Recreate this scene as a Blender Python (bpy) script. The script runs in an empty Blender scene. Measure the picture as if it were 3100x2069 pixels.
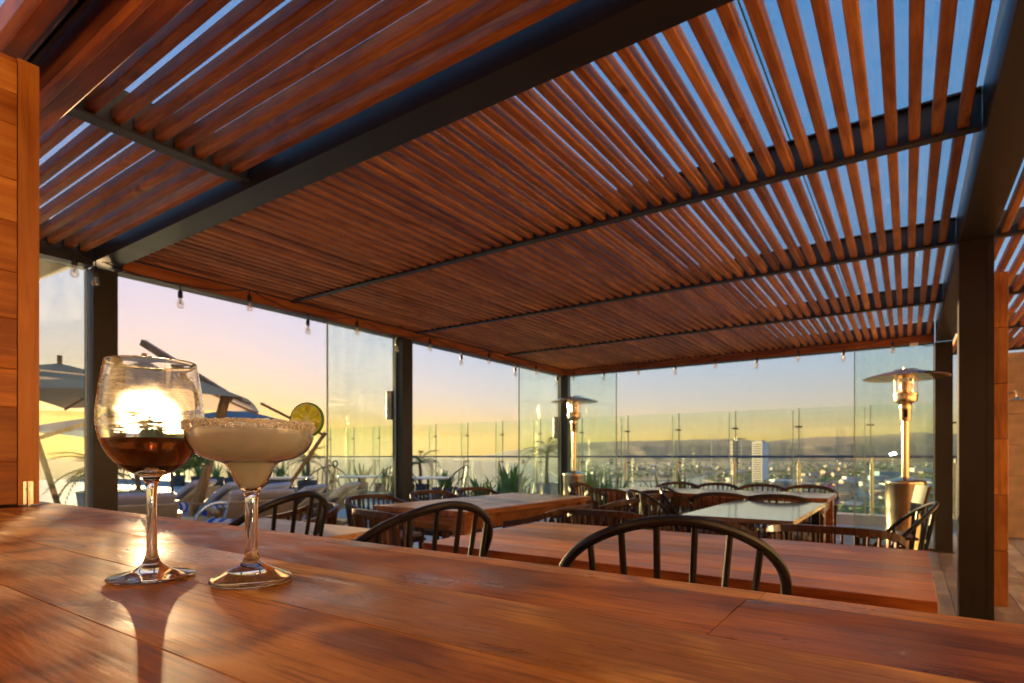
import bpy, math, random
from mathutils import Vector, Matrix
R = math.radians
random.seed(7)
sc = bpy.context.scene
col = sc.collection

# ------------------------------------------------------------------ camera, sky, sun, exposure
H = 1.10                      # eye height over the terrace floor
TH = R(34.64)                 # camera heading, turned left of +Y
cam_d = bpy.data.cameras.new('camera')
cam = bpy.data.objects.new('camera', cam_d); col.objects.link(cam)
cam.location = (0, 0, H); cam.rotation_euler = (R(90), 0, TH)
cam_d.sensor_width = 36.0; cam_d.lens = 20.137; cam_d.shift_y = 0.1124
cam_d.clip_start = 0.02; cam_d.clip_end = 60000
cam_d.dof.use_dof = True; cam_d.dof.focus_distance = 0.56; cam_d.dof.aperture_fstop = 11.0
sc.camera = cam

SUN_AZ = R(66.6)              # left of +Y
SUN_EL = R(3.75)
w = bpy.data.worlds.new('World'); sc.world = w; w.use_nodes = True
wn = w.node_tree.nodes; wl = w.node_tree.links
for n in list(wn): wn.remove(n)
sky = wn.new('ShaderNodeTexSky'); sky.sky_type = 'NISHITA'; sky.sun_disc = False
sky.sun_elevation = SUN_EL; sky.sun_rotation = -SUN_AZ
sky.altitude = 40; sky.air_density = 1.6; sky.dust_density = 0.8; sky.ozone_density = 4.7
bg = wn.new('ShaderNodeBackground'); bg.inputs['Strength'].default_value = 0.085
wo = wn.new('ShaderNodeOutputWorld')
# the photograph is tone-mapped: the whole sky dome is compressed evenly and its colour restored
gmn = wn.new('ShaderNodeGamma'); gmn.inputs[1].default_value = 0.33
hsn = wn.new('ShaderNodeHueSaturation'); hsn.inputs['Saturation'].default_value = 1.85
tnt = wn.new('ShaderNodeMix'); tnt.data_type = 'RGBA'; tnt.blend_type = 'MULTIPLY'; tnt.inputs[0].default_value = 1.0; tnt.inputs[7].default_value = (1.02, .935, 1.14, 1)
wl.new(sky.outputs[0], gmn.inputs[0]); wl.new(gmn.outputs[0], hsn.inputs['Color']); wl.new(hsn.outputs[0], tnt.inputs[6]); wl.new(tnt.outputs[2], bg.inputs[0])
wl.new(bg.outputs[0], wo.inputs[0])

sd = bpy.data.lights.new('sun', 'SUN'); sun = bpy.data.objects.new('sun', sd); col.objects.link(sun)
sd.energy = 3.8; sd.angle = R(0.6); sd.color = (1.0, 0.66, 0.32)
sdir = Vector((-math.sin(SUN_AZ)*math.cos(SUN_EL), math.cos(SUN_AZ)*math.cos(SUN_EL), math.sin(SUN_EL)))
sun.rotation_euler = (-sdir).to_track_quat('-Z', 'Y').to_euler()

sc.view_settings.view_transform = 'Standard'; sc.view_settings.look = 'None'
sc.view_settings.exposure = 2.7; sc.view_settings.gamma = 1.0
sc.render.engine = 'CYCLES'
sc.cycles.max_bounces = 10; sc.cycles.transparent_max_bounces = 20
sc.cycles.transmission_bounces = 10; sc.cycles.glossy_bounces = 5; sc.cycles.diffuse_bounces = 4
sc.cycles.caustics_refractive = True; sc.cycles.caustics_reflective = True; sc.cycles.blur_glossy = 1.0; sc.cycles.sample_clamp_indirect = 8.0

# ------------------------------------------------------------------ helpers
def at(px, py, d):
    """a place seen in direction (px, py) of the photograph at depth d metres"""
    l = (px-1550)/1734*d
    return Vector((l*math.cos(TH)-d*math.sin(TH), l*math.sin(TH)+d*math.cos(TH), H-(py-1383)*d/1734))
def rz_dir(px):               # horizontal unit direction towards column px
    v = at(px, 1383, 1.0); v.z = 0; return v.normalized()

class MB:
    def __init__(s): s.v = []; s.f = []; s.sm = []
    def add(s, vs, fs, smooth=False):
        o = len(s.v); s.v += [tuple(p) for p in vs]
        for f in fs: s.f.append(tuple(i+o for i in f)); s.sm.append(smooth)
        return s
    def box(s, x0, x1, y0, y1, z0, z1):
        vs = [(x0,y0,z0),(x1,y0,z0),(x1,y1,z0),(x0,y1,z0),(x0,y0,z1),(x1,y0,z1),(x1,y1,z1),(x0,y1,z1)]
        return s.add(vs, [(3,2,1,0),(4,5,6,7),(0,1,5,4),(1,2,6,5),(2,3,7,6),(3,0,4,7)])
    def prism(s, pts, L0, L1):          # profile in (y,z), extruded along x
        n = len(pts)
        vs = [(L0,y,z) for y,z in pts]+[(L1,y,z) for y,z in pts]
        return s.add(vs, [tuple(range(n-1,-1,-1)), tuple(range(n,2*n))]+[(i,(i+1)%n,n+(i+1)%n,n+i) for i in range(n)])
    def cbox(s, x0, x1, y0, y1, z0, z1, c=0.004):   # chamfered on its long (x) edges and on its ends
        def ring(x, i):
            a, b, e, g = y0+i, y1-i, z0+i, z1-i
            return [(x,a+c,e),(x,b-c,e),(x,b,e+c),(x,b,g-c),(x,b-c,g),(x,a+c,g),(x,a,g-c),(x,a,e+c)]
        vs = ring(x0,c*.8)+ring(x0+c,0)+ring(x1-c,0)+ring(x1,c*.8)
        fs = [tuple(range(7,-1,-1)), tuple(range(24,32))]
        for k in range(3):
            for i in range(8): fs.append((8*k+i,8*k+(i+1)%8,8*k+8+(i+1)%8,8*k+8+i))
        return s.add(vs, fs)
    def bar(s, p, q, w, h, up=(0,0,1)):
        p, q = Vector(p), Vector(q); d = (q-p).normalized()
        sx = d.cross(Vector(up))
        if sx.length < 1e-4: sx = d.cross(Vector((0,1,0)))
        sx.normalize(); u = sx.cross(d)
        vs = []
        for e in (p, q):
            for a, b in ((-1,-1),(1,-1),(1,1),(-1,1)): vs.append(e+sx*(a*w/2)+u*(b*h/2))
        return s.add(vs, [(3,2,1,0),(4,5,6,7),(0,1,5,4),(1,2,6,5),(2,3,7,6),(3,0,4,7)])
    def tube(s, pts, r, n=8, cap=True):
        P = [Vector(p) for p in pts]; m = len(P)
        rr = r if isinstance(r, (list, tuple)) else [r]*m
        t0 = (P[1]-P[0]).normalized(); u = t0.cross(Vector((0,0,1)))
        if u.length < 1e-3: u = t0.cross(Vector((1,0,0)))
        u.normalize(); vs = []
        for i in range(m):
            t = (P[min(i+1,m-1)]-P[max(i-1,0)]).normalized()
            u = (u-t*u.dot(t)).normalized(); b = t.cross(u)
            for k in range(n):
                a = 2*math.pi*k/n; vs.append(P[i]+(u*math.cos(a)+b*math.sin(a))*rr[i])
        fs = [(i*n+k,i*n+(k+1)%n,(i+1)*n+(k+1)%n,(i+1)*n+k) for i in range(m-1) for k in range(n)]
        s.add(vs, fs, True)
        if cap: s.add(vs[:n], [tuple(range(n-1,-1,-1))]); s.add(vs[-n:], [tuple(range(n))])
        return s
    def lathe(s, prof, n=32, c=(0,0,0), closed=False):
        vs = []; idx = []
        for r, z in prof:
            if r < 1e-6: idx.append([len(vs)]*n); vs.append((c[0],c[1],c[2]+z))
            else:
                b = len(vs); idx.append([b+k for k in range(n)])
                for k in range(n):
                    a = 2*math.pi*k/n; vs.append((c[0]+r*math.cos(a),c[1]+r*math.sin(a),c[2]+z))
        fs = []
        m = len(prof)
        for i in range(m if closed else m-1):
            A, B = idx[i], idx[(i+1)%m]
            for k in range(n):
                q = (A[k],A[(k+1)%n],B[(k+1)%n],B[k]); u = []
                for t in q:
                    if t not in u: u.append(t)
                if len(u) > 2: fs.append(tuple(u))
        return s.add(vs, fs, True)
    def mesh(s, name, mat, sharp=35):
        m = bpy.data.meshes.new(name); m.from_pydata(s.v, [], s.f)
        for p, f in zip(m.polygons, s.sm): p.use_smooth = f
        if any(s.sm) and sharp: m.set_sharp_from_angle(angle=R(sharp))
        if mat: m.materials.append(mat)
        m.update(); return m
    def build(s, name, mat, parent=None, sharp=35):
        return link(name, s.mesh(name, mat, sharp), parent)
def link(name, mesh, parent=None, loc=None, rot=None, scale=None):
    o = bpy.data.objects.new(name, mesh); col.objects.link(o)
    if parent: o.parent = parent
    if loc is not None: o.location = loc
    if rot is not None: o.rotation_euler = rot
    if scale is not None: o.scale = scale
    return o
def tag(o, label=None, cat=None, group=None, kind=None):
    if label: o['label'] = label
    if cat: o['category'] = cat
    if group: o['group'] = group
    if kind: o['kind'] = kind
    return o
def empty(name, loc=(0,0,0), rz=0, label=None, cat=None, group=None):
    o = bpy.data.objects.new(name, None); col.objects.link(o)
    o.location = loc; o.rotation_euler = (0,0,rz); o.empty_display_size = .1
    return tag(o, label, cat, group)
def copy_tree(o, parent=None):
    c = o.copy(); col.objects.link(c); c.parent = parent
    for ch in KIDS.get(o.name, [x for x in o.children]): copy_tree(ch, c)
    return c
KIDS = {}

# ------------------------------------------------------------------ materials
def newmat(name):
    m = bpy.data.materials.new(name); m.use_nodes = True
    nt = m.node_tree; return m, nt.nodes, nt.links, nt.nodes['Principled BSDF']
def setp(b, **k):
    for a, v in k.items():
        i = b.inputs.get(a.replace('_',' '))
        if i is not None: i.default_value = v
def ramp(N, stops):
    r = N.new('ShaderNodeValToRGB'); e = r.color_ramp.elements
    while len(e) < len(stops): e.new(.5)
    for x, (p, c) in zip(e, stops): x.position = p; x.color = (*c, 1) if len(c) == 3 else c
    return r
def plain(name, c, rough=.5, metal=0, var=.12, scale=6, bump=0.0, spec=.5, emit=None):
    m, N, L, b = newmat(name)
    tc = N.new('ShaderNodeTexCoord'); no = N.new('ShaderNodeTexNoise'); no.inputs['Scale'].default_value = scale; no.inputs['Detail'].default_value = 6
    L.new(tc.outputs['Object'], no.inputs['Vector'])
    lo = tuple(x*(1-var) for x in c); hi = tuple(min(1, x*(1+var)) for x in c)
    r = ramp(N, [(.3, lo), (.7, hi)]); L.new(no.outputs[0], r.inputs[0]); L.new(r.outputs[0], b.inputs['Base Color'])
    mr = N.new('ShaderNodeMapRange'); L.new(no.outputs[0], mr.inputs[0])
    mr.inputs[3].default_value = max(0.02, rough-.08); mr.inputs[4].default_value = min(1, rough+.08); L.new(mr.outputs[0], b.inputs['Roughness'])
    setp(b, Metallic=metal, Specular_IOR_Level=spec)
    if bump:
        n2 = N.new('ShaderNodeTexNoise'); n2.inputs['Scale'].default_value = scale*12; L.new(tc.outputs['Object'], n2.inputs['Vector'])
        bp = N.new('ShaderNodeBump'); bp.inputs['Strength'].default_value = bump; bp.inputs['Distance'].default_value = .002
        L.new(n2.outputs[0], bp.inputs['Height']); L.new(bp.outputs[0], b.inputs['Normal'])
    if emit: setp(b, Emission_Color=(*emit[0],1), Emission_Strength=emit[1])
    return m
def wood(name, dark, mid, light, along=1.2, across=16, rough=.42, bump=.25, rnd=.35, knots=.0, axis='x', sheen_var=.12, fine=160, coat=0.0, spec=.35, fig=.07, pores=0.0, tone=.3, blotch=3.0, kmap=(3.2,6.5)):
    m, N, L, b = newmat(name)
    tc = N.new('ShaderNodeTexCoord'); oi = N.new('ShaderNodeObjectInfo')
    vm = N.new('ShaderNodeVectorMath'); vm.operation = 'MULTIPLY_ADD'
    cmb = N.new('ShaderNodeCombineXYZ')
    for i, k in enumerate((37.0, 23.0, 11.0)):
        mm = N.new('ShaderNodeMath'); mm.operation = 'MULTIPLY'; mm.inputs[1].default_value = k; L.new(oi.outputs['Random'], mm.inputs[0]); L.new(mm.outputs[0], cmb.inputs[i])
    L.new(tc.outputs['Object'], vm.inputs[0]); vm.inputs[1].default_value = (1,1,1); L.new(cmb.outputs[0], vm.inputs[2])
    def mapped(sa, sc_):
        mp = N.new('ShaderNodeMapping'); s_ = [sc_]*3; s_['xyz'.index(axis)] = sa
        mp.inputs['Scale'].default_value = s_; L.new(vm.outputs[0], mp.inputs[0]); return mp
    m1 = mapped(along, across); n1 = N.new('ShaderNodeTexNoise'); n1.inputs['Scale'].default_value = 1; n1.inputs['Detail'].default_value = 7; n1.inputs['Roughness'].default_value = .6; n1.inputs['Distortion'].default_value = .9
    L.new(m1.outputs[0], n1.inputs['Vector'])
    # growth-ring figure: bands of a slow, warped field
    m2 = mapped(along*.8, across*.45); n2 = N.new('ShaderNodeTexNoise'); n2.inputs['Scale'].default_value = 1; n2.inputs['Detail'].default_value = 2.5; n2.inputs['Distortion'].default_value = .4
    L.new(m2.outputs[0], n2.inputs['Vector'])
    mu = N.new('ShaderNodeMath'); mu.operation = 'MULTIPLY'; mu.inputs[1].default_value = 22
    if knots:
        mk = mapped(kmap[0], kmap[1]); nk = N.new('ShaderNodeTexNoise'); nk.inputs['Scale'].default_value = 1.5; L.new(mk.outputs[0], nk.inputs['Vector'])
        va = N.new('ShaderNodeVectorMath'); va.operation = 'MULTIPLY_ADD'; va.inputs[1].default_value = (.35,.35,.35); L.new(nk.outputs['Color'], va.inputs[0]); L.new(mk.outputs[0], va.inputs[2])
        vo = N.new('ShaderNodeTexVoronoi'); vo.inputs['Scale'].default_value = knots; L.new(va.outputs[0], vo.inputs['Vector'])
        km = N.new('ShaderNodeMapRange'); km.inputs[1].default_value = .32; km.inputs[2].default_value = 0; km.inputs[3].default_value = 0; km.inputs[4].default_value = .42; km.interpolation_type = 'SMOOTHSTEP'; L.new(vo.outputs['Distance'], km.inputs[0])
        ka = N.new('ShaderNodeMath'); ka.operation = 'ADD'; L.new(n2.outputs[0], ka.inputs[0]); L.new(km.outputs[0], ka.inputs[1]); L.new(ka.outputs[0], mu.inputs[0])
    else: L.new(n2.outputs[0], mu.inputs[0])
    fr = N.new('ShaderNodeMath'); fr.operation = 'SINE'; L.new(mu.outputs[0], fr.inputs[0])
    m3 = mapped(12, fine); n3 = N.new('ShaderNodeTexNoise'); n3.inputs['Scale'].default_value = 1; n3.inputs['Detail'].default_value = 3
    L.new(m3.outputs[0], n3.inputs['Vector'])
    # sum
    a1 = N.new('ShaderNodeMath'); a1.operation = 'MULTIPLY_ADD'; a1.inputs[1].default_value = fig; L.new(fr.outputs[0], a1.inputs[0]); L.new(n1.outputs[0], a1.inputs[2])
    s3 = N.new('ShaderNodeMath'); s3.operation = 'MULTIPLY_ADD'; s3.inputs[1].default_value = .30; L.new(n3.outputs[0], s3.inputs[0]); L.new(a1.outputs[0], s3.inputs[2])
    rv = N.new('ShaderNodeMath'); rv.operation = 'MULTIPLY_ADD'; rv.inputs[1].default_value = rnd; L.new(oi.outputs['Random'], rv.inputs[0]); L.new(s3.outputs[0], rv.inputs[2])
    sb = N.new('ShaderNodeMath'); sb.operation = 'SUBTRACT'; sb.inputs[1].default_value = .15+rnd*.5; L.new(rv.outputs[0], sb.inputs[0])
    r = ramp(N, [(.26, dark), (.5, mid), (.74, light)]); L.new(sb.outputs[0], r.inputs[0])
    out = r.outputs[0]
    if knots:
        kr = ramp(N, [(.0, (.14,.09,.07)), (.045, (.40,.32,.28)), (.11, (1,1,1))]); L.new(vo.outputs['Distance'], kr.inputs[0])
        mx = N.new('ShaderNodeMix'); mx.data_type = 'RGBA'; mx.blend_type = 'MULTIPLY'; mx.inputs[0].default_value = .85
        L.new(out, mx.inputs[6]); L.new(kr.outputs[0], mx.inputs[7]); out = mx.outputs[2]
    bl = N.new('ShaderNodeTexNoise'); bl.inputs['Scale'].default_value = blotch; bl.inputs['Detail'].default_value = 4; bl.inputs['Distortion'].default_value = .6; L.new(vm.outputs[0], bl.inputs['Vector'])
    br = ramp(N, [(.32,(.66,.60,.55)), (.55,(1,1,1)), (.72,(1.18,1.2,1.15))]); L.new(bl.outputs[0], br.inputs[0])
    mx = N.new('ShaderNodeMix'); mx.data_type = 'RGBA'; mx.blend_type = 'MULTIPLY'; mx.inputs[0].default_value = .8
    L.new(out, mx.inputs[6]); L.new(br.outputs[0], mx.inputs[7]); out = mx.outputs[2]
    tr_ = ramp(N, [(.0,(1-tone,1-tone*1.15,1-tone*1.2)), (1.0,(1+tone*.6,1+tone*.8,1+tone*.8))]); wn_ = N.new('ShaderNodeTexWhiteNoise'); wn_.noise_dimensions = '1D'; L.new(oi.outputs['Random'], wn_.inputs['W']); L.new(wn_.outputs['Value'], tr_.inputs[0])
    mx = N.new('ShaderNodeMix'); mx.data_type = 'RGBA'; mx.blend_type = 'MULTIPLY'; mx.inputs[0].default_value = 1
    L.new(out, mx.inputs[6]); L.new(tr_.outputs[0], mx.inputs[7]); out = mx.outputs[2]
    if pores:
        mq = mapped(14, 260); nq = N.new('ShaderNodeTexNoise'); nq.inputs['Scale'].default_value = 1; nq.inputs['Detail'].default_value = 4; nq.inputs['Distortion'].default_value = .3; L.new(mq.outputs[0], nq.inputs['Vector'])
        pr_ = ramp(N, [(.36,(.30,.22,.18)), (.46,(1,1,1))]); L.new(nq.outputs[0], pr_.inputs[0])
        mx = N.new('ShaderNodeMix'); mx.data_type = 'RGBA'; mx.blend_type = 'MULTIPLY'; mx.inputs[0].default_value = pores
        L.new(out, mx.inputs[6]); L.new(pr_.outputs[0], mx.inputs[7]); out = mx.outputs[2]
    setp(b, Specular_IOR_Level=spec)
    L.new(out, b.inputs['Base Color'])
    mr = N.new('ShaderNodeMapRange'); L.new(n1.outputs[0], mr.inputs[0]); mr.inputs[1].default_value = .3; mr.inputs[2].default_value = .7
    mr.inputs[3].default_value = max(.05, rough-sheen_var); mr.inputs[4].default_value = rough+sheen_var; L.new(mr.outputs[0], b.inputs['Roughness'])
    bp = N.new('ShaderNodeBump'); bp.inputs['Strength'].default_value = bump; bp.inputs['Distance'].default_value = .0015
    L.new(s3.outputs[0], bp.inputs['Height']); L.new(bp.outputs[0], b.inputs['Normal'])
    if coat: setp(b, Coat_Weight=coat, Coat_Roughness=.12)
    return m
def pane(name, tint, refl=1.0, rough=0.0, ior=1.45, dirt=0.0):
    m, N, L, b = newmat(name); N.remove(b); out = N['Material Output']
    t = N.new('ShaderNodeBsdfTransparent'); t.inputs[0].default_value = (*tint,1)
    g = N.new('ShaderNodeBsdfGlossy'); g.inputs['Roughness'].default_value = rough; g.inputs[0].default_value = (.95,.97,.95,1)
    lw = N.new('ShaderNodeLayerWeight'); lw.inputs[0].default_value = .5
    f = N.new('ShaderNodeMath'); f.operation = 'POWER'; f.inputs[1].default_value = 5; L.new(lw.outputs['Facing'], f.inputs[0])
    mu = N.new('ShaderNodeMath'); mu.operation = 'MULTIPLY_ADD'; mu.inputs[1].default_value = .95*min(1,refl); mu.inputs[2].default_value = .04*refl; mu.use_clamp = True; L.new(f.outputs[0], mu.inputs[0])
    mx = N.new('ShaderNodeMixShader'); L.new(mu.outputs[0], mx.inputs[0]); L.new(t.outputs[0], mx.inputs[1]); L.new(g.outputs[0], mx.inputs[2])
    res = mx.outputs[0]
    if dirt:
        tc = N.new('ShaderNodeTexCoord'); mp = N.new('ShaderNodeMapping'); mp.inputs['Scale'].default_value = (3,3,.8); L.new(tc.outputs['Object'], mp.inputs[0])
        no = N.new('ShaderNodeTexNoise'); no.inputs['Scale'].default_value = 2.2; no.inputs['Detail'].default_value = 8; no.inputs['Roughness'].default_value = .7; L.new(mp.outputs[0], no.inputs['Vector'])
        mr = N.new('ShaderNodeMapRange'); mr.inputs[1].default_value = .38; mr.inputs[2].default_value = .75; mr.inputs[4].default_value = dirt; L.new(no.outputs[0], mr.inputs[0])
        tl = N.new('ShaderNodeBsdfTranslucent'); tl.inputs[0].default_value = (.7,.7,.66,1)
        m2 = N.new('ShaderNodeMixShader'); L.new(mr.outputs[0], m2.inputs[0]); L.new(res, m2.inputs[1]); L.new(tl.outputs[0], m2.inputs[2]); res = m2.outputs[0]
    L.new(res, out.inputs[0]); return m
def glass(name, c=(1,1,1), rough=0.0, ior=1.5):
    m, N, L, b = newmat(name); setp(b, Transmission_Weight=1.0, IOR=ior, Roughness=rough, Base_Color=(*c,1)); return m

M = {}
M['slat'] = wood('slat_wood', (.33,.095,.022), (.53,.18,.043), (.66,.26,.07), along=3, across=46, rough=.5, bump=.25, rnd=.18, knots=.7, tone=.24, blotch=2.0, pores=.25)
M['counter'] = wood('counter_wood', (.26,.060,.010), (.60,.195,.032), (.80,.36,.085), along=3.4, across=10, blotch=7, tone=.38, rough=.55, bump=.5, rnd=.42, knots=.6, fine=220, sheen_var=.14, spec=.16, fig=.13, pores=.75)
M['table'] = wood('table_wood', (.25,.06,.013), (.46,.14,.03), (.60,.22,.05), along=1.6, across=14, rough=.4, bump=.25, rnd=.25, tone=.4, pores=.4, knots=.5)
M['table_y'] = wood('table_wood_cross', (.20,.065,.022), (.40,.155,.05), (.52,.23,.08), along=1.2, across=18, rough=.34, bump=.2, rnd=.25)
M['tan'] = wood('tan_wood', (.40,.22,.09), (.55,.33,.15), (.64,.42,.2), along=2, across=40, rough=.4, bump=.1, rnd=.1)
M['bluetop'] = wood('grey_wood', (.14,.10,.08), (.24,.18,.14), (.32,.25,.2), along=1.5, across=20, rough=.10, bump=.06, rnd=.2, sheen_var=.05, spec=1.0, coat=1.0)
M['panelwood'] = wood('shutter_wood', (.32,.085,.012), (.58,.19,.03), (.72,.30,.06), along=2.2, across=26, rough=.42, bump=.2, rnd=.4, axis='x')
M['stilewood'] = wood('stile_wood', (.42,.125,.02), (.62,.22,.04), (.72,.30,.065), along=2.0, across=30, rough=.4, bump=.2, rnd=.2, axis='z')
M['header'] = wood('header_wood', (.22,.05,.010), (.42,.115,.022), (.56,.19,.045), along=1.6, across=22, rough=.45, bump=.2, rnd=.3)
M['chairwood'] = wood('chair_slat_wood', (.045,.016,.009), (.085,.032,.016), (.13,.055,.028), along=3, across=40, rough=.4, bump=.15, rnd=.2, axis='z')
M['polewood'] = wood('pole_wood', (.25,.12,.04), (.42,.22,.08), (.55,.31,.12), along=2, across=30, rough=.45, bump=.2, rnd=.2, axis='z')
M['plank'] = wood('floor_tile_wood', (.16,.125,.10), (.27,.215,.175), (.36,.30,.25), along=1.6, across=16, rough=.42, bump=.15, rnd=.3)
M['steel'] = plain('dark_steel', (.020,.015,.012), .40, .0, .2, 4, .05)
M['barsteel'] = plain('dark_bar_steel', (.034,.025,.018), .45, 0, .2, 4, .06)
M['black'] = plain('black_metal', (.012,.010,.010), .36, 0, .2, 8, .05, spec=.4)
M['chrome'] = plain('brushed_steel', (.72,.68,.62), .24, 1.0, .08, 10, .02)
M['bronze'] = plain('heater_steel', (.84,.66,.42), .22, 1.0, .08, 10, .02)
M['inox'] = plain('post_steel', (.70,.62,.50), .28, 1.0, .1, 6)
M['rail'] = plain('handrail_metal', (.16,.17,.20), .3, .9, .15, 5)
M['white_plastic'] = plain('white_plastic', (.75,.74,.7), .4)
M['cushion'] = plain('cushion_fabric', (.50,.50,.62), .85, 0, .06, 12, .25)
M['lounger_tan'] = plain('lounger_tan_fabric', (.58,.43,.25), .8, 0, .08, 12, .25)
M['seatpad'] = plain('grey_seat_pad', (.30,.27,.25), .85, 0, .1, 14, .25)
M['canopy'] = plain('canopy_fabric', (.60,.48,.34), .85, 0, .06, 5, .1)
M['canopy_blue'] = plain('blue_canopy_fabric', (.22,.30,.38), .85, 0, .06, 5, .1)
M['planter'] = plain('dark_planter', (.05,.055,.07), .5, 0, .2, 8, .1)
M['planter_light'] = plain('grey_planter', (.30,.33,.34), .5, 0, .2, 8, .1)
M['concrete'] = plain('kerb_concrete', (.42,.40,.38), .8, 0, .12, 3, .3)
M['paving'] = plain('terrace_paving', (.38,.37,.40), .55, 0, .12, 2.5, .15)
M['travertine'] = plain('travertine_tile', (.36,.20,.095), .55, 0, .28, 5, .4)
M['gold'] = plain('brass_metal', (.80,.62,.35), .25, 1.0, .08, 8)
M['leaf'] = plain('agave_leaf', (.11,.22,.05), .45, 0, .4, 9, .1)
M['palm'] = plain('palm_leaf', (.10,.14,.03), .5, 0, .35, 9, .1)
M['trunk'] = plain('palm_trunk', (.16,.11,.07), .9, 0, .3, 20, .5)
M['canvas'] = plain('awning_canvas', (.62,.48,.28), .8, 0, .1, 4, .2)
M['socket'] = plain('black_rubber', (.02,.02,.02), .5)
M['marble'] = plain('pale_table_top', (.7,.68,.64), .3, 0, .08, 7)
M['plaster'] = plain('ceiling_plaster', (.62,.55,.58), .8, 0, .05, 2)
# leaves let some light through
for k in ('leaf', 'palm'):
    setp(M[k].node_tree.nodes['Principled BSDF'], Subsurface_Weight=.15, Subsurface_Radius=(.01,.02,.005))
for k in ('canopy', 'canopy_blue', 'canvas'):
    nt = M[k].node_tree; b = nt.nodes['Principled BSDF']; tr = nt.nodes.new('ShaderNodeBsdfTranslucent')
    src = b.inputs['Base Color'].links[0].from_socket; nt.links.new(src, tr.inputs[0])
    mx = nt.nodes.new('ShaderNodeMixShader'); mx.inputs[0].default_value = .55
    nt.links.new(b.outputs[0], mx.inputs[1]); nt.links.new(tr.outputs[0], mx.inputs[2]); nt.links.new(mx.outputs[0], nt.nodes['Material Output'].inputs[0])
M['roofglass'] = pane('roof_glass', (.88,.94,.98), .8, dirt=.07)
M['wallglass'] = pane('wind_glass', (.90,.972,.945), 1.1, dirt=.045)
M['railglass'] = pane('rail_glass', (.90,.965,.925), 1.0, dirt=.06)
M['gj'] = plain('green_glass_edge', (.03,.12,.10), .3)
M['edge'] = plain('glass_edge', (.45,.50,.42), .2, 0, .1, 4)
M['bulb'] = pane('bulb_glass', (.93,.90,.86), 5.0)
M['glass'] = glass('drinking_glass')
M['tumbler'] = glass('plastic_glass', (.97,.97,.96), .02, 1.46)

# ------------------------------------------------------------------ the ground, sea, hills, town land
SEA = -40.0
def grid_mesh(name, mat, pts_rows):
    mb = MB(); n = len(pts_rows[0]); vs = [p for r in pts_rows for p in r]
    fs = [(i*n+k, i*n+k+1, (i+1)*n+k+1, (i+1)*n+k) for i in range(len(pts_rows)-1) for k in range(n-1)]
    mb.add(vs, fs, True); return mb.build(name, mat, sharp=0)
m, N, L, b = newmat('sea_water'); setp(b, Base_Color=(.03,.08,.11,1), Roughness=.17, IOR=1.33)
tc = N.new('ShaderNodeTexCoord'); mp = N.new('ShaderNodeMapping'); mp.inputs['Scale'].default_value = (.05,.05,.05); L.new(tc.outputs['Object'], mp.inputs[0])
no = N.new('ShaderNodeTexNoise'); no.inputs['Scale'].default_value = 1.2; no.inputs['Detail'].default_value = 7; no.inputs['Roughness'].default_value = .65; L.new(mp.outputs[0], no.inputs['Vector'])
bp = N.new('ShaderNodeBump'); bp.inputs['Strength'].default_value = .35; bp.inputs['Distance'].default_value = 1.0; L.new(no.outputs[0], bp.inputs['Height']); L.new(bp.outputs[0], b.inputs['Normal'])
M['sea'] = m
S_ = 15000
tag(MB().add([(-S_,-S_,SEA),(S_,-S_,SEA),(S_,S_,SEA),(-S_,S_,SEA)], [(0,1,2,3)]).build('sea', M['sea']), kind='structure')

m, N, L, b = newmat('town_ground'); setp(b, Roughness=.9)
tc = N.new('ShaderNodeTexCoord'); no = N.new('ShaderNodeTexNoise'); no.inputs['Scale'].default_value = .012; no.inputs['Detail'].default_value = 8; no.inputs['Roughness'].default_value = .7; L.new(tc.outputs['Object'], no.inputs['Vector'])
r = ramp(N, [(.3,(.05,.055,.03)), (.48,(.13,.11,.075)), (.62,(.24,.2,.15)), (.75,(.33,.29,.24))]); L.new(no.outputs[0], r.inputs[0]); L.new(r.outputs[0], b.inputs['Base Color'])
M['land'] = m
m, N, L, b = newmat('hill_scrub'); setp(b, Roughness=.95)
tc = N.new('ShaderNodeTexCoord'); no = N.new('ShaderNodeTexNoise'); no.inputs['Scale'].default_value = .004; no.inputs['Detail'].default_value = 9; L.new(tc.outputs['Object'], no.inputs['Vector'])
r = ramp(N, [(.35,(.05,.05,.03)), (.6,(.14,.105,.07)), (.75,(.2,.16,.11))]); L.new(no.outputs[0], r.inputs[0]); L.new(r.outputs[0], b.inputs['Base Color'])
M['hill'] = m

def ground_at(px, y, z=SEA+1.2):
    d = 1734*(H-z)/(y-1383); v = at(px, y, d); v.z = z; return v
shore = [(1372,1391.2),(1440,1394),(1540,1399),(1620,1408),(1668,1430),(1700,1450),(1780,1455),(1860,1457),(1960,1456),(2050,1452),(2110,1442),(2142,1436),
         (2150,1447),(2126,1453),(2160,1458),(2215,1462),(2232,1470),(2222,1484),(2215,1510),(2205,1560),(2190,1650),(2170,1800),(2300,2100)]
pts = [ground_at(*p) for p in shore]
far = [at(x, 1383, 12500) for x in (4200, 3300, 2600, 1900, 1372)]
for p in far: p.z = SEA+1.2
nr = [at(5200, 1383, 60)]; nr[0].z = SEA+1.2
poly = pts+nr+far
land = MB().add(poly, [tuple(range(len(poly)))])
lo = [Vector((p.x,p.y,SEA-1.0)) for p in pts]       # beach slope into the water
k = len(pts)
land.add(pts+[p+ (p-Vector((0,0,0))).normalized()*-3 for p in lo], [(i,i+1,k+i+1,k+i) for i in range(k-1)])
tag(land.build('town_ground', M['land']), kind='structure')

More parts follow.
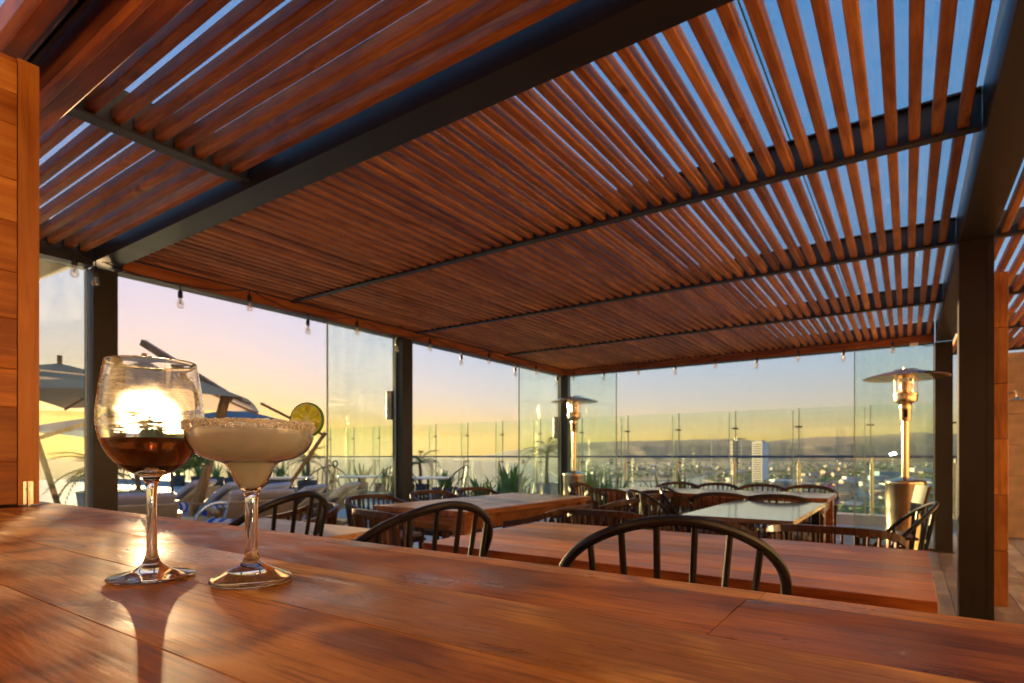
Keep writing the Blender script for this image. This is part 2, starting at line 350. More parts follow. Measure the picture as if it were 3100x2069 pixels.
def hill(name, ridge, d0, d1, rows, seed):
    rnd = random.Random(seed); xs = []
    x = ridge[0][0]
    def ry(x):
        for (a,b_),(c_,e) in zip(ridge, ridge[1:]):
            if a <= x <= c_: return b_+(e-b_)*(x-a)/(c_-a)
        return ridge[-1][1]
    while x <= ridge[-1][0]: xs.append(x); x += 9
    ph = [(rnd.uniform(.01,.09), rnd.uniform(0,6), rnd.uniform(.4,1)) for _ in range(9)]
    R_ = []
    for i in range(rows):
        t = i/(rows-1); row = []
        for x in xs:
            d = d0+(d1-d0)*t
            rid = sum(a*math.sin(x*f+p+t*5) for f,p,a in ph)/9
            hz = (H-(ry(x)-1383)*d1/1734) - SEA
            prof = t**1.25*(1-.22*math.sin(t*math.pi)*(1+rid*1.6))
            v = at(x, 1383, d*(1+.02*rid)); v.z = SEA+.5+max(0,hz)*prof+rid*6*math.sin(t*math.pi)
            if i == rows-1: v.z += rid*3
            row.append(v)
        R_.append(row)
    last = []                                     # back slope
    for x in xs:
        v = at(x, 1383, d1*1.35); v.z = SEA-5; last.append(v)
    R_.append(last)
    return tag(grid_mesh(name, M['hill'], R_), kind='structure')
ridge_far = [(1372,1391),(1450,1383),(1539,1365),(1600,1358),(1666,1344),(1766,1340),(1890,1336),(2014,1334),(2120,1331),(2222,1328),(2305,1338),(2345,1334),(2387,1331),(2468,1323),(2577,1322),(2662,1317),(2730,1313),(2788,1307),(2840,1315),(2950,1312),(3100,1318),(3400,1310),(3800,1330),(4200,1335)]
ridge_near = [(1640,1391),(1720,1376),(1800,1362),(1900,1352),(2000,1348),(2090,1346),(2200,1352),(2300,1350),(2400,1356),(2500,1348),(2600,1346),(2700,1350),(2800,1352),(2900,1345),(3100,1350),(3400,1352),(4000,1350)]
hill('far_hills', ridge_far, 6500, 10500, 12, 3)
hill('near_hills', ridge_near, 4200, 6200, 10, 5)

# ------------------------------------------------------------------ town
twn = random.Random(21)
bm_cols = [(.42,.36,.30),(.46,.42,.38),(.32,.25,.20),(.38,.27,.20),(.52,.50,.47),(.27,.28,.31),(.42,.24,.16)]
bmat = [plain('house_wall', c, .8, 0, .1, .05) for c in bm_cols]
rmat = [plain('house_roof', c, .8, 0, .1, .05) for c in [(.42,.40,.38),(.36,.2,.13),(.5,.5,.5),(.25,.24,.24)]]
wmat = plain('far_window', (.06,.07,.09), .25, 0, .1, .2)
HW = [MB().box(-.5,.5,-.5,.5,0,1).mesh('wall', x) for x in bmat]
HR = [MB().prism([(-.53,1.0),(.53,1.0),(.53,1.05),(-.53,1.05)], -.53, .53).mesh('roof', x) for x in rmat]
HR += [MB().prism([(-.54,1.0),(.54,1.0),(0,1.35)], -.53, .53).mesh('roof', x) for x in rmat]
def in_sea(px, y):
    if y > 1462 and px < 2245: return True
    if px < 1700: return True
    if px < 2150 and y > 1446 - (8 if px > 2060 else 0): return True
    return False
hc = 0
while hc < 298:
    px = twn.uniform(1700, 2860); q = twn.random(); y = 1392+ (q**1.5)*165
    if in_sea(px, y): continue
    if abs(px-2300) < 45 and 1440 < y < 1480: continue
    v = ground_at(px, y); d = math.hypot(v.x, v.y)
    s = twn.uniform(7, 17)*(1 if d > 900 else .85); hgt = twn.choice([3.5,4,4,5,6,7,9])
    e = empty('house', v, twn.uniform(-.5,.9)); e.scale = (s*twn.uniform(.8,1.5), s, hgt)
    tag(e, 'small pale distant house among the low buildings of the town', 'house', 'distant houses of the town')
    link('wall', twn.choice(HW), e); link('roof', twn.choice(HR), e)
    hc += 1
def block(name, label, cat, px, y, wpx, hpx, wall, depth=.7, rz=None, roof=None, windows=0):
    v = ground_at(px, y); d = -v.x*math.sin(TH)+v.y*math.cos(TH); k = d/1734
    e = empty(name, v, TH-.15 if rz is None else rz, label, cat)
    W, D, Hh = wpx*k, wpx*k*depth, hpx*k
    MB().box(-W/2,W/2,-D/2,D/2,-2,Hh).build('wall', wall, e)
    MB().box(-W/2-.3,W/2+.3,-D/2-.3,D/2+.3,Hh+.01,Hh+Hh*.03).build('roof', roof or rmat[0], e)
    return e, W, D, Hh, k
blue_wall = plain('blue_white_paint', (.46,.60,.80), .7, 0, .05, .03)
cream = plain('cream_paint', (.78,.70,.56), .7, 0, .05, .03)
teal = plain('teal_paint', (.10,.30,.44), .7, 0, .08, .03)
# the tower: blue flank, cream front of balconies
v = ground_at(2302, 1462); d = -v.x*math.sin(TH)+v.y*math.cos(TH); k = d/1734
e = empty('tower_block', v, TH+.42, 'tall blue and cream apartment tower rising over the town', 'tower')
W, D, Hh = 26*k, 38*k, 122*k
MB().box(-W/2,W/2,-D/2,D/2,-2,Hh).build('wall', blue_wall, e)
MB().box(-W/2-.35,-W/2-.02,-D/2,D/2,0,Hh+1).build('front', cream, e)
for i in range(17):
    z0 = 2+i*(Hh-3)/17
    MB().box(-W/2-.5,-W/2-.37,-D/2+D*.12,D/2-D*.12,z0+.9,z0+2.3).build('window', wmat, e)
MB().box(-W*.3,W*.3,-D*.3,D*.3,Hh+.02,Hh+3).build('roof', rmat[0], e)
block('warehouse', 'long blue warehouse behind the right patio heater', 'building', 2700, 1452, 90, 24, teal, .5)
block('warehouse', 'bright blue shed beside the chrome railing post', 'building', 2652, 1468, 34, 26, plain('bright_blue_paint',(.06,.27,.55),.6,0,.05,.1), .8)
block('warehouse', 'wide pale blue roofed hall below the blue warehouse', 'building', 2745, 1482, 110, 16, plain('pale_blue_paint',(.36,.5,.58),.6,0,.05,.1), .9, roof=plain('pale_blue_roof',(.42,.55,.62),.5,0,.05,.1))
block('hall', 'white and blue low hall right of the tower', 'building', 2375, 1466, 66, 12, blue_wall, 1.1, roof=plain('white_roof',(.62,.66,.72),.5,0,.05,.1))
block('hall', 'lilac white two storey shop block in the town', 'building', 2578, 1470, 42, 26, plain('lilac_paint',(.6,.55,.66),.7,0,.05,.1), .7)
block('hall', 'cream cube shaped building left of the blue shed', 'building', 2622, 1484, 34, 24, cream, .8)
block('hall', 'beige long building on the far right of the town', 'building', 2790, 1430, 60, 12, cream, .6)
# magenta billboard
v = ground_at(2515, 1500); d = -v.x*math.sin(TH)+v.y*math.cos(TH); k = d/1734
e = empty('billboard', v, TH, 'bright magenta billboard standing in the town', 'billboard')
MB().box(-16*k,16*k,-.15,.15,14*k,31*k).build('panel', plain('magenta_print',(.72,.05,.30),.5,0,.05,.1), e)
MB().box(-8*k,8*k,-.2,-.16,20*k,24*k).build('print', plain('pale_pink_print',(.85,.45,.6),.5), e)
for sx in (-9*k, 9*k): MB().box(sx-.3,sx+.3,-.3,.1,-1,14*k-.02).build('leg', M['steel'], e)
# made-up mast: its glowing balls imitate the sun glinting off windows
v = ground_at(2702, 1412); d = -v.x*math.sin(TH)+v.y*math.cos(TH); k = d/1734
e = empty('glint_mast', v, TH, 'made-up mast glowing like a sun glint on town windows', 'sun_glint')
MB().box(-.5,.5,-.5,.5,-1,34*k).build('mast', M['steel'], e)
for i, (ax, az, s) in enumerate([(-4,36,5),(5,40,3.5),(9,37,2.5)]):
    MB().lathe([(0,-s*k),(s*k*.9,-s*k*.5),(s*k,0),(s*k*.9,s*k*.5),(0,s*k)], 12, (ax*k,-1,az*k)).build('glint_ball', plain('glint_glow',(1,1,1),.5,emit=((1,.97,.92),6)), e)
# construction crane and masts
v = ground_at(2232, 1420); d = -v.x*math.sin(TH)+v.y*math.cos(TH); k = d/1734
e = empty('tower_crane', v, TH, 'thin construction crane standing on the town skyline', 'crane')
MB().box(-1.2*k,1.2*k,-1,1,0,96*k).build('mast', M['steel'], e)
MB().box(-8*k,26*k,-1,1,90*k,93*k).build('jib', M['steel'], e)
MB().box(-8*k,-4*k,-1.5,1.5,85*k,89.9*k).build('counterweight', M['steel'], e)
v = ground_at(2222, 1425); e = empty('tower_under_construction', v, TH, 'dark unfinished building frame beside the crane', 'building')
MB().box(-7*k,7*k,-10,10,-1,80*k).build('frame', plain('raw_concrete',(.16,.14,.13),.9,0,.2,.05), e)
for i in range(8): MB().box(-8*k,8*k,-11,11,(6+i*9.6)*k,(7.5+i*9.6)*k).build('floor_slab', rmat[0], e)
for px, y, hpx, lab in [(2154,1418,98,'slender pale mast rising before the hills'),(2245,1440,104,'tall pale radio mast left of the tower')]:
    v = ground_at(px, y); d = -v.x*math.sin(TH)+v.y*math.cos(TH); k = d/1734
    e = empty('radio_mast', v, 0, lab, 'mast'); MB().tube([(0,0,0),(0,0,hpx*k)], [1.1*k,.6*k], 6).build('pole', cream, e)
    MB().box(-2.5*k,2.5*k,-1,1,hpx*k*.97,hpx*k*.985).build('platform', cream, e)
# palms standing in the town, the scrub between the houses
def frond_mesh(L_, n, droop, mat, wid=.05, leaf=.35):
    mb = MB()
    for i in range(n):
        t = (i+1)/n; x = L_*t; z = L_*.25*math.sin(t*2.2)-droop*t*t*L_
        for s in (-1,1):
            a = (x,0,z); ll = leaf*L_*(1-.55*abs(t-.4)); bx = x+ll*.55; by = s*ll*.75; bz = z-ll*.35
            mb.add([(x-wid*.5,0,z),(x+wid*.5,0,z+.002),(bx,by,bz)], [(0,1,2)])
    mb.tube([(L_*t, 0, L_*.25*math.sin(t*2.2)-droop*t*t*L_) for t in (0,.25,.5,.75,1)], [.02*L_,.016*L_,.012*L_,.008*L_,.003*L_], 4)
    return mb.mesh('frond', mat, 0)
FR = frond_mesh(1.0, 9, .55, M['palm'], .09, .4)
FR2 = frond_mesh(1.0, 14, .5, M['palm'], .035, .34)
TRK = MB().tube([(0,0,0),(.02,0,.5),(0,0,1)], [.035,.028,.024], 6).mesh('trunk', M['trunk'])
for i in range(34):
    while True:
        px = twn.uniform(2150, 2830); y = twn.uniform(1455, 1540)
        if not in_sea(px, y): break
    if abs(px-2300) < 22: continue
    v = ground_at(px, y); hh = twn.uniform(7, 13)
    e = empty('palm_tree', v, twn.uniform(0,6), 'distant fan palm with bushy head standing in the town', 'palm', 'palms in the town')
    link('trunk', TRK, e, scale=(hh*.8,hh*.8,hh))
    for q in range(9): link('frond', FR, e, (0,0,hh), (0,twn.uniform(-.6,.9),q*.7+twn.uniform(-.2,.2)), (2.6,2.6,2.6))
scr = MB()
for i in range(6500):
    px = twn.uniform(1700, 2880); y = 1391+(twn.random()**1.4)*175
    if in_sea(px, y): continue
    v = ground_at(px, y); s = twn.uniform(2.5,7)
    P_ = [v+Vector((twn.uniform(-1,1)*s, twn.uniform(-1,1)*s, twn.uniform(.1,.9)*s)) for _ in range(9)]
    scr.add(P_+[v], [(0,1,2),(2,3,4),(4,5,6),(6,7,8),(0,5,8),(1,4,7),(2,6,9),(3,8,9)])
tag(scr.build('town_scrub', M['leaf']), 'dark green trees and scrub between the houses of the town', 'trees', kind='stuff')

# ------------------------------------------------------------------ terrace floor
tf = tag(MB().box(-34,6,-2,11.2,-.30,-.012).build('terrace_floor', M['paving']), kind='structure')
bld = tag(MB().box(-33.5,5.5,-2,10.9,SEA,-.31).build('building_below', M['concrete']), kind='structure')
pm = MB().cbox(0,1.19,0,.192,0,.012,.003).mesh('floor_plank', M['plank'])
fp = 0
for i in range(36):
    X = -4.62+i*.196
    off = (i%3)*.4
    for j in range(-1, 8):
        y0 = .9+off+j*1.195
        if y0 > 8.9 or fp >= 296: continue
        vis = (X > -.3) or (X < -3.0 and y0 > 1.4) or y0 > 2.6
        if not vis: continue
        link('floor_plank', pm, tf, (X+.192, y0, -.0115), (0,0,R(90))); fp += 1
# kerb on which the railing stands
tag(MB().box(-34,5.5,10.86,11.2,-.011,.15).build('kerb', M['concrete']), kind='structure')

# ------------------------------------------------------------------ railing along the terrace edge
rail = empty('glass_railing', (0,11,0), 0, 'steel and green glass railing with handrail along the terrace edge', 'railing')
sp = 11*.0965
MB().tube([(-33.5,0,1.10),(4.5,0,1.10)], .022, 10).build('handrail', M['rail'], rail)
pmesh = MB().tube([(0,0,.15),(0,0,1.005)], .030, 10).tube([(0,0,1.005),(0,0,1.085)], .010, 8).mesh('post', M['inox'])
gm = MB().box(.03,sp-.03,-.006,.006,.22,1.0).mesh('lower_pane', M['railglass'])
gm2 = MB().box(.012,sp-.012,-.006,.006,.18,1.945).mesh('wind_pane', M['railglass'])
em = MB().box(-.008,.010,-.008,.008,.18,1.945).mesh('pane_edge', M['edge'])
fin = MB().box(-.006,.006,-.16,-.012,.0,1.82).mesh('glass_fin', M['railglass'])
fine_ = MB().box(-.005,.005,-.168,-.161,.0,1.82).mesh('fin_edge', M['edge'])
clamp = MB().tube([(-.055,-.01,0),(.055,-.01,0)], .014, 8).tube([(0,-.03,0),(0,.03,0)], .016, 8).mesh('clamp', M['black'])
x0 = -.043*11
for i in range(-4, 28):
    X = x0-i*sp
    if X < -33 or X > 4.4: continue
    link('post', pmesh, rail, (X,-.10,0)); link('wind_pane', gm2, rail, (X-.03,.09,0))
    link('pane_edge', em, rail, (X-.03,.09,0))
    if i < 22:
        link('glass_fin', fin, rail, (X-.10,.08,.08)); link('fin_edge', fine_, rail, (X-.10,.08,.08))
    link('clamp', clamp, rail, (X-.03,.07,1.62)); link('clamp', clamp, rail, (X-.03,.07,.98))

# ------------------------------------------------------------------ pergola
XL0, XL1 = -4.755, -4.605
BARS = [3.15, 4.76, 6.50]
pg = empty('pergola', (0,0,0), 0, 'dark steel pergola with wooden slat ceiling over the dining tables', 'pergola')
def post(x0,x1,y0,y1,z1=2.419,parent=pg):
    mb = MB(); f = .012                     # box column with a shadow groove on its faces
    mb.prism([(y0,0),(y1,0),(y1,z1),(y0,z1)], x0, x1)
    mb.box(x0-f*.25,x0+.03,y0-.003,y0-.0005,0,z1-.002); mb.box(x1-.03,x1+f*.25,y0-.003,y0-.0005,0,z1-.002)
    mb.box(x0-.02,x1+.02,y0-.02,y1+.02,0,.012)
    return mb.build('post', M['steel'], parent)
post(-4.80,-4.65,1.62,1.77); post(XL0,XL1,4.53,4.69); post(XL0,XL1,8.22,8.37); post(.26,.42,8.20,8.36); post(.262,.424,4.47,4.66)
mb = MB(); mb.box(-4.80,4.0,1.62,1.77,2.451,2.66); mb.build('main_beam', M['steel'], pg)
MB().box(-4.80,-4.64,-.5,1.615,2.42,2.66).build('edge_beam', M['steel'], pg)
MB().box(-4.76,-4.63,1.775,8.38,2.42,2.67).build('edge_beam', M['barsteel'], pg)
MB().box(-4.625,.255,8.22,8.37,2.42,2.67).build('edge_beam', M['barsteel'], pg)
MB().box(.262,.424,1.775,8.19,2.421,2.67).build('edge_beam', M['steel'], pg)
wt = MB().cbox(0,6.42,-.011,.011,2.424,2.512,.003).build('inner_trim', M['header'], pg); wt.location = (-4.617,1.785,0); wt.rotation_euler = (0,0,R(90))
MB().cbox(-4.6,.25,8.196,8.218,2.424,2.512,.003).build('inner_trim', M['header'], pg)
for Y in BARS:
    mb = MB(); mb.box(-4.605,.26,Y-.025,Y+.025,2.50,2.512); mb.box(-4.605,.26,Y-.006,Y+.006,2.5125,2.669)
    mb.box(-4.605,.26,Y-.03,Y+.03,2.66,2.6685)
    mb.build('crossbar', M['barsteel'], pg)
rnd = random.Random(5)
bays = [(1.775,BARS[0])]+list(zip(BARS, BARS[1:]))+[(BARS[-1],8.215)]
for a, bb in bays:
    L_ = bb-a-.016
    meshes = []
    for q in range(3):
        meshes.append(MB().cbox(0,L_,-.021,.021,0,.056,.005).mesh('slat', M['slat']))
    for i in range(57):
        X = -4.565+i*.0850+rnd.uniform(-.004,.004)
        if X > .235: continue
        link('slat', meshes[rnd.randrange(3)], pg, (X,a+.008,2.5135+rnd.uniform(0,.004)), (rnd.uniform(-.05,.05)*.6,0,R(90)+rnd.uniform(-.0025,.0025)))
    for x0_, x1_ in zip([-4.63,-3.60,-2.56,-1.52,-.478], [-3.606,-2.566,-1.526,-.484,.262]):
        link('roof_pane', MB().box(x0_,x1_,a+.004,bb-.004,2.671,2.680).mesh('roof_pane', M['roofglass']), pg)
        MB().box(x1_+.0005,x1_+.0055,a+.004,bb-.004,2.671,2.681).build('pane_joint', M['gj'], pg) if x1_ < .2 else None
# --- bay over the bar side, slats the other way
pn = empty('bar_pergola', (0,0,0), 0, 'slatted wooden canopy between the bar counter and the big dark beam', 'pergola')
for X in (-2.75, -.42): 
    mb = MB(); mb.box(X-.035,X+.035,.66,1.618,2.478,2.49); mb.box(X-.006,X+.006,.66,1.618,2.4905,2.66); mb.build('crossbar', M['barsteel'], pn)
segs = [(-4.63,-2.76),(-2.74,-.43),(-.41,1.9)]
gapw = {0:.010,1:-.004,3:.014}
for si, (a, bb) in enumerate(segs):
    ms = MB().cbox(0,bb-a,-.021,.021,0,.057,.005).mesh('slat', M['slat'])
    for i in range(10):
        Y = .775+i*.0862+rnd.uniform(-.004,.004)+(.006 if i in (1,3) else 0)+(-.006 if i in (0,2) else 0)
        link('slat', ms, pn, (a,Y,2.5+rnd.uniform(0,.004)), (rnd.uniform(-.06,.06),0,rnd.uniform(-.002,.002)))
for x0_, x1_ in ((-4.63,-3.3),(-3.294,-1.9),(-1.894,-.5),(-.494,1.0)):
    MB().box(x0_,x1_,.66,1.617,2.671,2.680).build('roof_pane', M['roofglass'], pn)
# --- shower side pergola
ps = empty('side_pergola', (0,0,0), 0, 'slatted canopy over the shower walkway right of the thick post', 'pergola')
bl = [1.775]+BARS+[8.2,9.9]
for a, bb in zip(bl, bl[1:]):
    ms = MB().cbox(0,bb-a-.03,-.021,.021,0,.056,.005).mesh('slat', M['slat'])
    for i in range(20):
        X = .50+i*.085
        link('slat', ms, ps, (X+rnd.uniform(-.006,.006),a+.015,2.51+rnd.uniform(0,.006)), (rnd.uniform(-.06,.06),0,R(90)))
    mb = MB(); mb.box(.43,2.3,bb-.025,bb+.025,2.495,2.507); mb.box(.43,2.3,bb-.006,bb+.006,2.5075,2.66); mb.build('crossbar', M['barsteel'], ps)
MB().box(2.2,2.32,1.775,10.1,2.42,2.494).build('edge_beam', M['steel'], ps)

# ------------------------------------------------------------------ shower wall, wooden pillar
sw = empty('shower_wall', (0,10.2,0), 0, 'travertine tiled shower wall behind the thick dark post', 'wall')
MB().box(.62,3.2,.012,.20,0,2.49).build('core', M['concrete'], sw)
tmsh = [MB().cbox(0,.415,0,.0115,0,.415,.003).mesh('tile', M['travertine']) for _ in range(1)]
for i in range(6):
    for j in range(6):
        link('tile', tmsh[0], sw, (.62+i*.42, 0, .0+j*.418), None)
wp = empty('wood_pillar', (.52,5.5,0), 0, 'wood clad pillar just right of the thick dark post', 'pillar')
for j in range(6): MB().cbox(0,.085,0,.18,.41*j,.41*j+.406,.003).build('board', M['stilewood'], wp)
sh = empty('shower_head', (1.165,9.79,0), 0, 'brass rain shower head on a curved arm by the tiled wall', 'shower')
MB().lathe([(0,1.815),(.135,1.815),(.145,1.823),(.135,1.832),(.05,1.845),(.03,1.87),(0,1.88)], 24).build('head', M['gold'], sh)
MB().tube([(0,0,1.87),(0,.02,1.92),(0,.07,1.955),(0,.16,1.96),(0,.40,1.95)], .014, 8).build('arm', M['gold'], sh)

# ------------------------------------------------------------------ out-of-view bar back wall, bar ceiling and house wall, added to bounce warm sun
M['stucco'] = plain('sand_stucco', (.74,.56,.38), .85, 0, .08, 3, .3)
M['barwall'] = wood('bar_wall_wood', (.60,.42,.24), (.74,.56,.36), (.82,.66,.46), along=1.5, across=14, rough=.5, bump=.2, rnd=.2)
bw = empty('bar_back_wall', (0,-1.8,0), 0, 'wood panelled back wall of the bar behind the counter', 'wall')
for j in range(7): MB().cbox(-3.2,3.3,-.03,0,.40*j,.40*j+.395,.004).build('board', M['barwall'], bw)
MB().box(-3.2,3.3,-.15,-.031,0,2.8).build('core', M['stucco'], bw)
tag(MB().box(-3.2,3.3,-1.79,.44,2.62,2.72).build('bar_ceiling', M['plaster']), kind='structure')
hw = empty('house_wall', (3.3,0,0), 0, 'tall unseen sand coloured house wall added to bounce warm sun', 'wall')
MB().box(0,.25,-2,10.45,0,5.5).build('wall', M['stucco'], hw); MB().box(-.02,-.001,-1.7,10.18,.001,.16).build('skirting', M['concrete'], hw)

# ------------------------------------------------------------------ wind screens (sliding glass) between the posts
def screen(label, p, q, handle=None, z1=2.415):
    p, q = Vector(p), Vector(q); d = q-p; L_ = d.length
    e = empty('glass_screen', p, math.atan2(d.y, d.x), label, 'glass screen')
    g = MB().box(.012,L_-.012,-.005,.005,.03,z1).build('pane', M['wallglass'], e)
    MB().box(0,.011,-.007,.007,.03,z1).build('edge_strip', M['edge'], e); MB().box(L_-.011,L_,-.007,.007,.03,z1).build('edge_strip', M['edge'], e)
    MB().box(0,L_,-.02,.02,.001,.029).build('floor_track', M['header'], e)
    if handle is not None:
        hx, hz = handle
        mb = MB(); ring = [(hx+.028*math.cos(a*math.pi/10),-.012,hz+.028*math.sin(a*math.pi/10)) for a in range(21)]
        mb.tube(ring, .007, 6, False); mb.build('ring_handle', M['black'], e)
    return e
screen('clear glass screen left of the second dark post behind the lime', (-4.70,3.60,0), (-4.70,4.52,0), (.09,1.03))
screen('narrow glass screen left of the far corner post', (-4.70,6.98,0), (-4.70,8.21,0), (.10,1.02))
screen('glass screen right of the corner post behind the far patio heater', (-4.60,8.28,0), (-3.735,8.28,0), (.78,1.03))
screen('glass screen behind the right patio heater', (-.55,8.28,0), (.255,8.28,0))
screen('glass screen between the wooden shutter and the first dark post', (-4.72,.30,0), (-4.72,1.61,0))

# ------------------------------------------------------------------ string lights
sl = empty('string_light', (0,0,0), 0, 'string of clear bulbs hanging along the pergola eaves', 'string light')
Yb = [1.49-.57,1.493,1.62,2.173,2.737,3.311,3.891,4.439,4.97,5.542,6.12,6.745,7.30,7.921]
Xb = [-4.401,-3.875,-3.308,-2.748,-2.187,-1.652,-1.153,-.651,-.144]
socks = MB().tube([(0,0,0),(0,0,-.055)], [.0045,.0045], 6).lathe([(0,-.05),(.012,-.05),(.017,-.062),(.0175,-.10),(.014,-.108),(0,-.108)], 10).mesh('socket', M['socket'])
bulbm = MB().lathe([(.011,-.1085),(.013,-.118),(.023,-.142),(.0265,-.160),(.023,-.177),(.012,-.187),(0,-.189)], 12).mesh('bulb', M['bulb'])
film = MB().lathe([(0,-.118),(.006,-.12),(.007,-.15),(.004,-.156),(0,-.157)], 6).mesh('filament', plain('filament_stem',(.75,.62,.45),.3))
cab = []
def bulb(x, y, zb):
    s = link('socket', socks, sl, (x,y,zb+.19)); b1 = link('bulb', bulbm, s); f1 = link('filament', film, s)
for i, y in enumerate(Yb):
    z = [2.36,2.266][i%2] if i > 2 else (2.33 if i != 2 else 2.30); z = z-.03
    bulb(-4.60 if i != 2 else -4.615, y, z)
    cab.append(Vector((-4.60, y, z+.19)))
for i, x in enumerate(Xb):
    z = [2.345,2.295][i%2]-.03; bulb(x, 8.11, z); cab.append(Vector((x, 8.11, z+.19)))
cab = [Vector((-4.6,.3,2.40))]+cab+[Vector((.10,8.12,2.41)),Vector((.255,8.15,2.38))]
smooth = []
for p, q in zip(cab, cab[1:]):
    for t in (0,.25,.5,.75):
        v = p.lerp(q, t); v.z -= .05*4*t*(1-t)*(.5 if abs(p.z-q.z) > .02 else 1); smooth.append(v)
smooth.append(cab[-1])
MB().tube(smooth, .0045, 5).build('cable', M['socket'], sl)
MB().box(.02,.10,8.06,8.11,2.38,2.41).build('junction_box', M['white_plastic'], sl)

def speaker(label, x, y, z0, z1):
    e = empty('wall_speaker', (x,y,z0), 0, label, 'speaker')
    MB().cbox(-.045,.045,-.05,.05,0,z1-z0,.006).build('housing', M['black'], e)
    MB().box(-.035,.035,-.0535,-.0505,.015,z1-z0-.015).build('grille', M['steel'], e)
speaker('slim dark speaker fixed beside the second dark post', -4.81, 4.57, 1.52, 1.84)
speaker('slim dark speaker fixed beside the far corner post', -4.81, 8.28, 1.40, 1.76)

# ------------------------------------------------------------------ bar: counter, shutter, header
bc = empty('bar_counter', (0,0,0), 0, 'varnished wooden plank bar counter in the foreground', 'counter')
rows = [(.5120,.5450),(.3920,.5116),(.2790,.3916),(.1700,.2786),(.0600,.1696),(-.050,.0596),(-.16,-.0504)]
joints = [[-.104],[-.112],[.75],[-1.35,.9],[.3],[-.5],[0.2]]
joints = [[-2.1,-.104,1.2],[-1.72,-.112,.9],[-1.9,.75],[-1.35,.9],[-2,.3],[-1.2],[-1.5,.2]]
dz = [0,0,.0002,0,.0001,0,0]
def cw(name, d, m_, l): return wood(name, d, m_, l, along=5.0, across=13, blotch=8, tone=.2, rough=.40, bump=.5, rnd=.25, knots=1.0, kmap=(2.2,6.0), fine=220, sheen_var=.18, spec=.3, fig=.13, pores=.5)
c_honey = cw('honey_counter_wood', (.46,.20,.04), (.82,.45,.11), (.93,.58,.18)); c_brown = cw('brown_counter_wood', (.27,.085,.017), (.57,.21,.045), (.77,.34,.085)); c_orange = cw('orange_counter_wood', (.36,.13,.024), (.72,.32,.062), (.88,.47,.13))
CM = [c_orange, c_brown, c_honey, c_orange, c_brown, c_orange, c_brown]
for k, ((y0,y1), js) in enumerate(zip(rows, joints)):
    xs = [-3.4]+js+[1.6]
    for a, bb in zip(xs, xs[1:]):
        L_ = bb-a-.0006
        o = MB().cbox(0,L_,0,y1-y0,-.045,0,.0005).build('plank', CM[k], bc)
        o.location = (a+.0006, y0, .98+dz[k]); o.rotation_euler = (0,0,0)
MB().box(-3.4,1.6,-.10,.50,.88,.932).build('sub_frame', M['header'], bc)
MB().box(-3.4,1.6,.40,.46,.0,.879).build('front_panel', M['header'], bc)

shu = empty('folding_shutter', (-1.75,0,0), 0, 'folded wooden shutter standing on the counter at the left edge', 'shutter')
MB().box(-.045,-.004,-.45,.455,.986,2.05).build('backing', M['header'], shu)
zz = .988; hts = [.10,.13,.09,.12,.11,.12,.10,.13,.075,.075]
for h_ in hts:
    z1 = min(2.045, zz+h_)
    o = MB().cbox(-.45,.4525,-.0035,0,0,z1-zz-.0012,.001).build('board', M['panelwood'], shu); o.location = (0,0,zz); o.rotation_euler = (0,0,R(90)); zz = z1
st = MB().box(-.046,.004,.4545,.495,.984,2.052).build('stile', M['stilewood'], shu)
# four folded leaves behind the first
for k in range(1, 4):
    MB().box(-.045-.052*k,-.005-.052*k,-.45,.495,.986,2.05).build('folded_leaf', M['panelwood'], shu)
bo = empty('door_bolt', (-1.745,.473,.985), 0, 'small chrome barrel bolt on the shutter stile', 'bolt')
MB().box(0,.0015,-.0095,-.0035,0,.055).build('plate', M['chrome'], bo); MB().box(0,.0015,.0035,.0095,0,.055).build('plate', M['chrome'], bo)
MB().tube([(.004,0,-.004),(.004,0,.056)], .0028, 10).build('rod', M['chrome'], bo)
MB().tube([(.005,0,.037),(.013,0,.037)], .0032, 8).build('knob', M['chrome'], bo)
for yy, zz in ((-.0065,.007),(-.0065,.046),(.0065,.007),(.0065,.046)): MB().lathe([(.002,0),(.0018,.0008),(0,.001)], 8).build('screw', M['chrome'], bo).matrix_local = Matrix.Translation((.0016,yy,zz)) @ Matrix.Rotation(R(90),4,'Y')

hb = empty('bar_header', (0,0,0), 0, 'wooden header beams with the shutter track over the counter', 'beam')
MB().cbox(-4.6,2.2,.575,.625,2.08,2.24,.004).build('beam', M['header'], hb)
MB().cbox(-4.6,2.2,.555,.5745,2.072,2.10,.003).build('trim', M['header'], hb)
MB().cbox(-4.6,2.2,.445,.485,2.10,2.15,.003).build('beam', M['header'], hb)
MB().box(-4.6,2.2,.49,.57,2.212,2.24).build('recess', M['black'], hb)
MB().box(-4.6,2.2,.512,.522,2.17,2.211).build('track', M['rail'], hb); MB().box(-4.6,2.2,.538,.548,2.17,2.211).build('track', M['rail'], hb)
MB().tube([(-4.6,.53,2.185),(2.2,.53,2.185)], .006, 6).build('track_rod', M['chrome'], hb)
MB().box(-4.6,2.2,.626,.66,2.2,2.66).build('fascia', M['header'], hb)

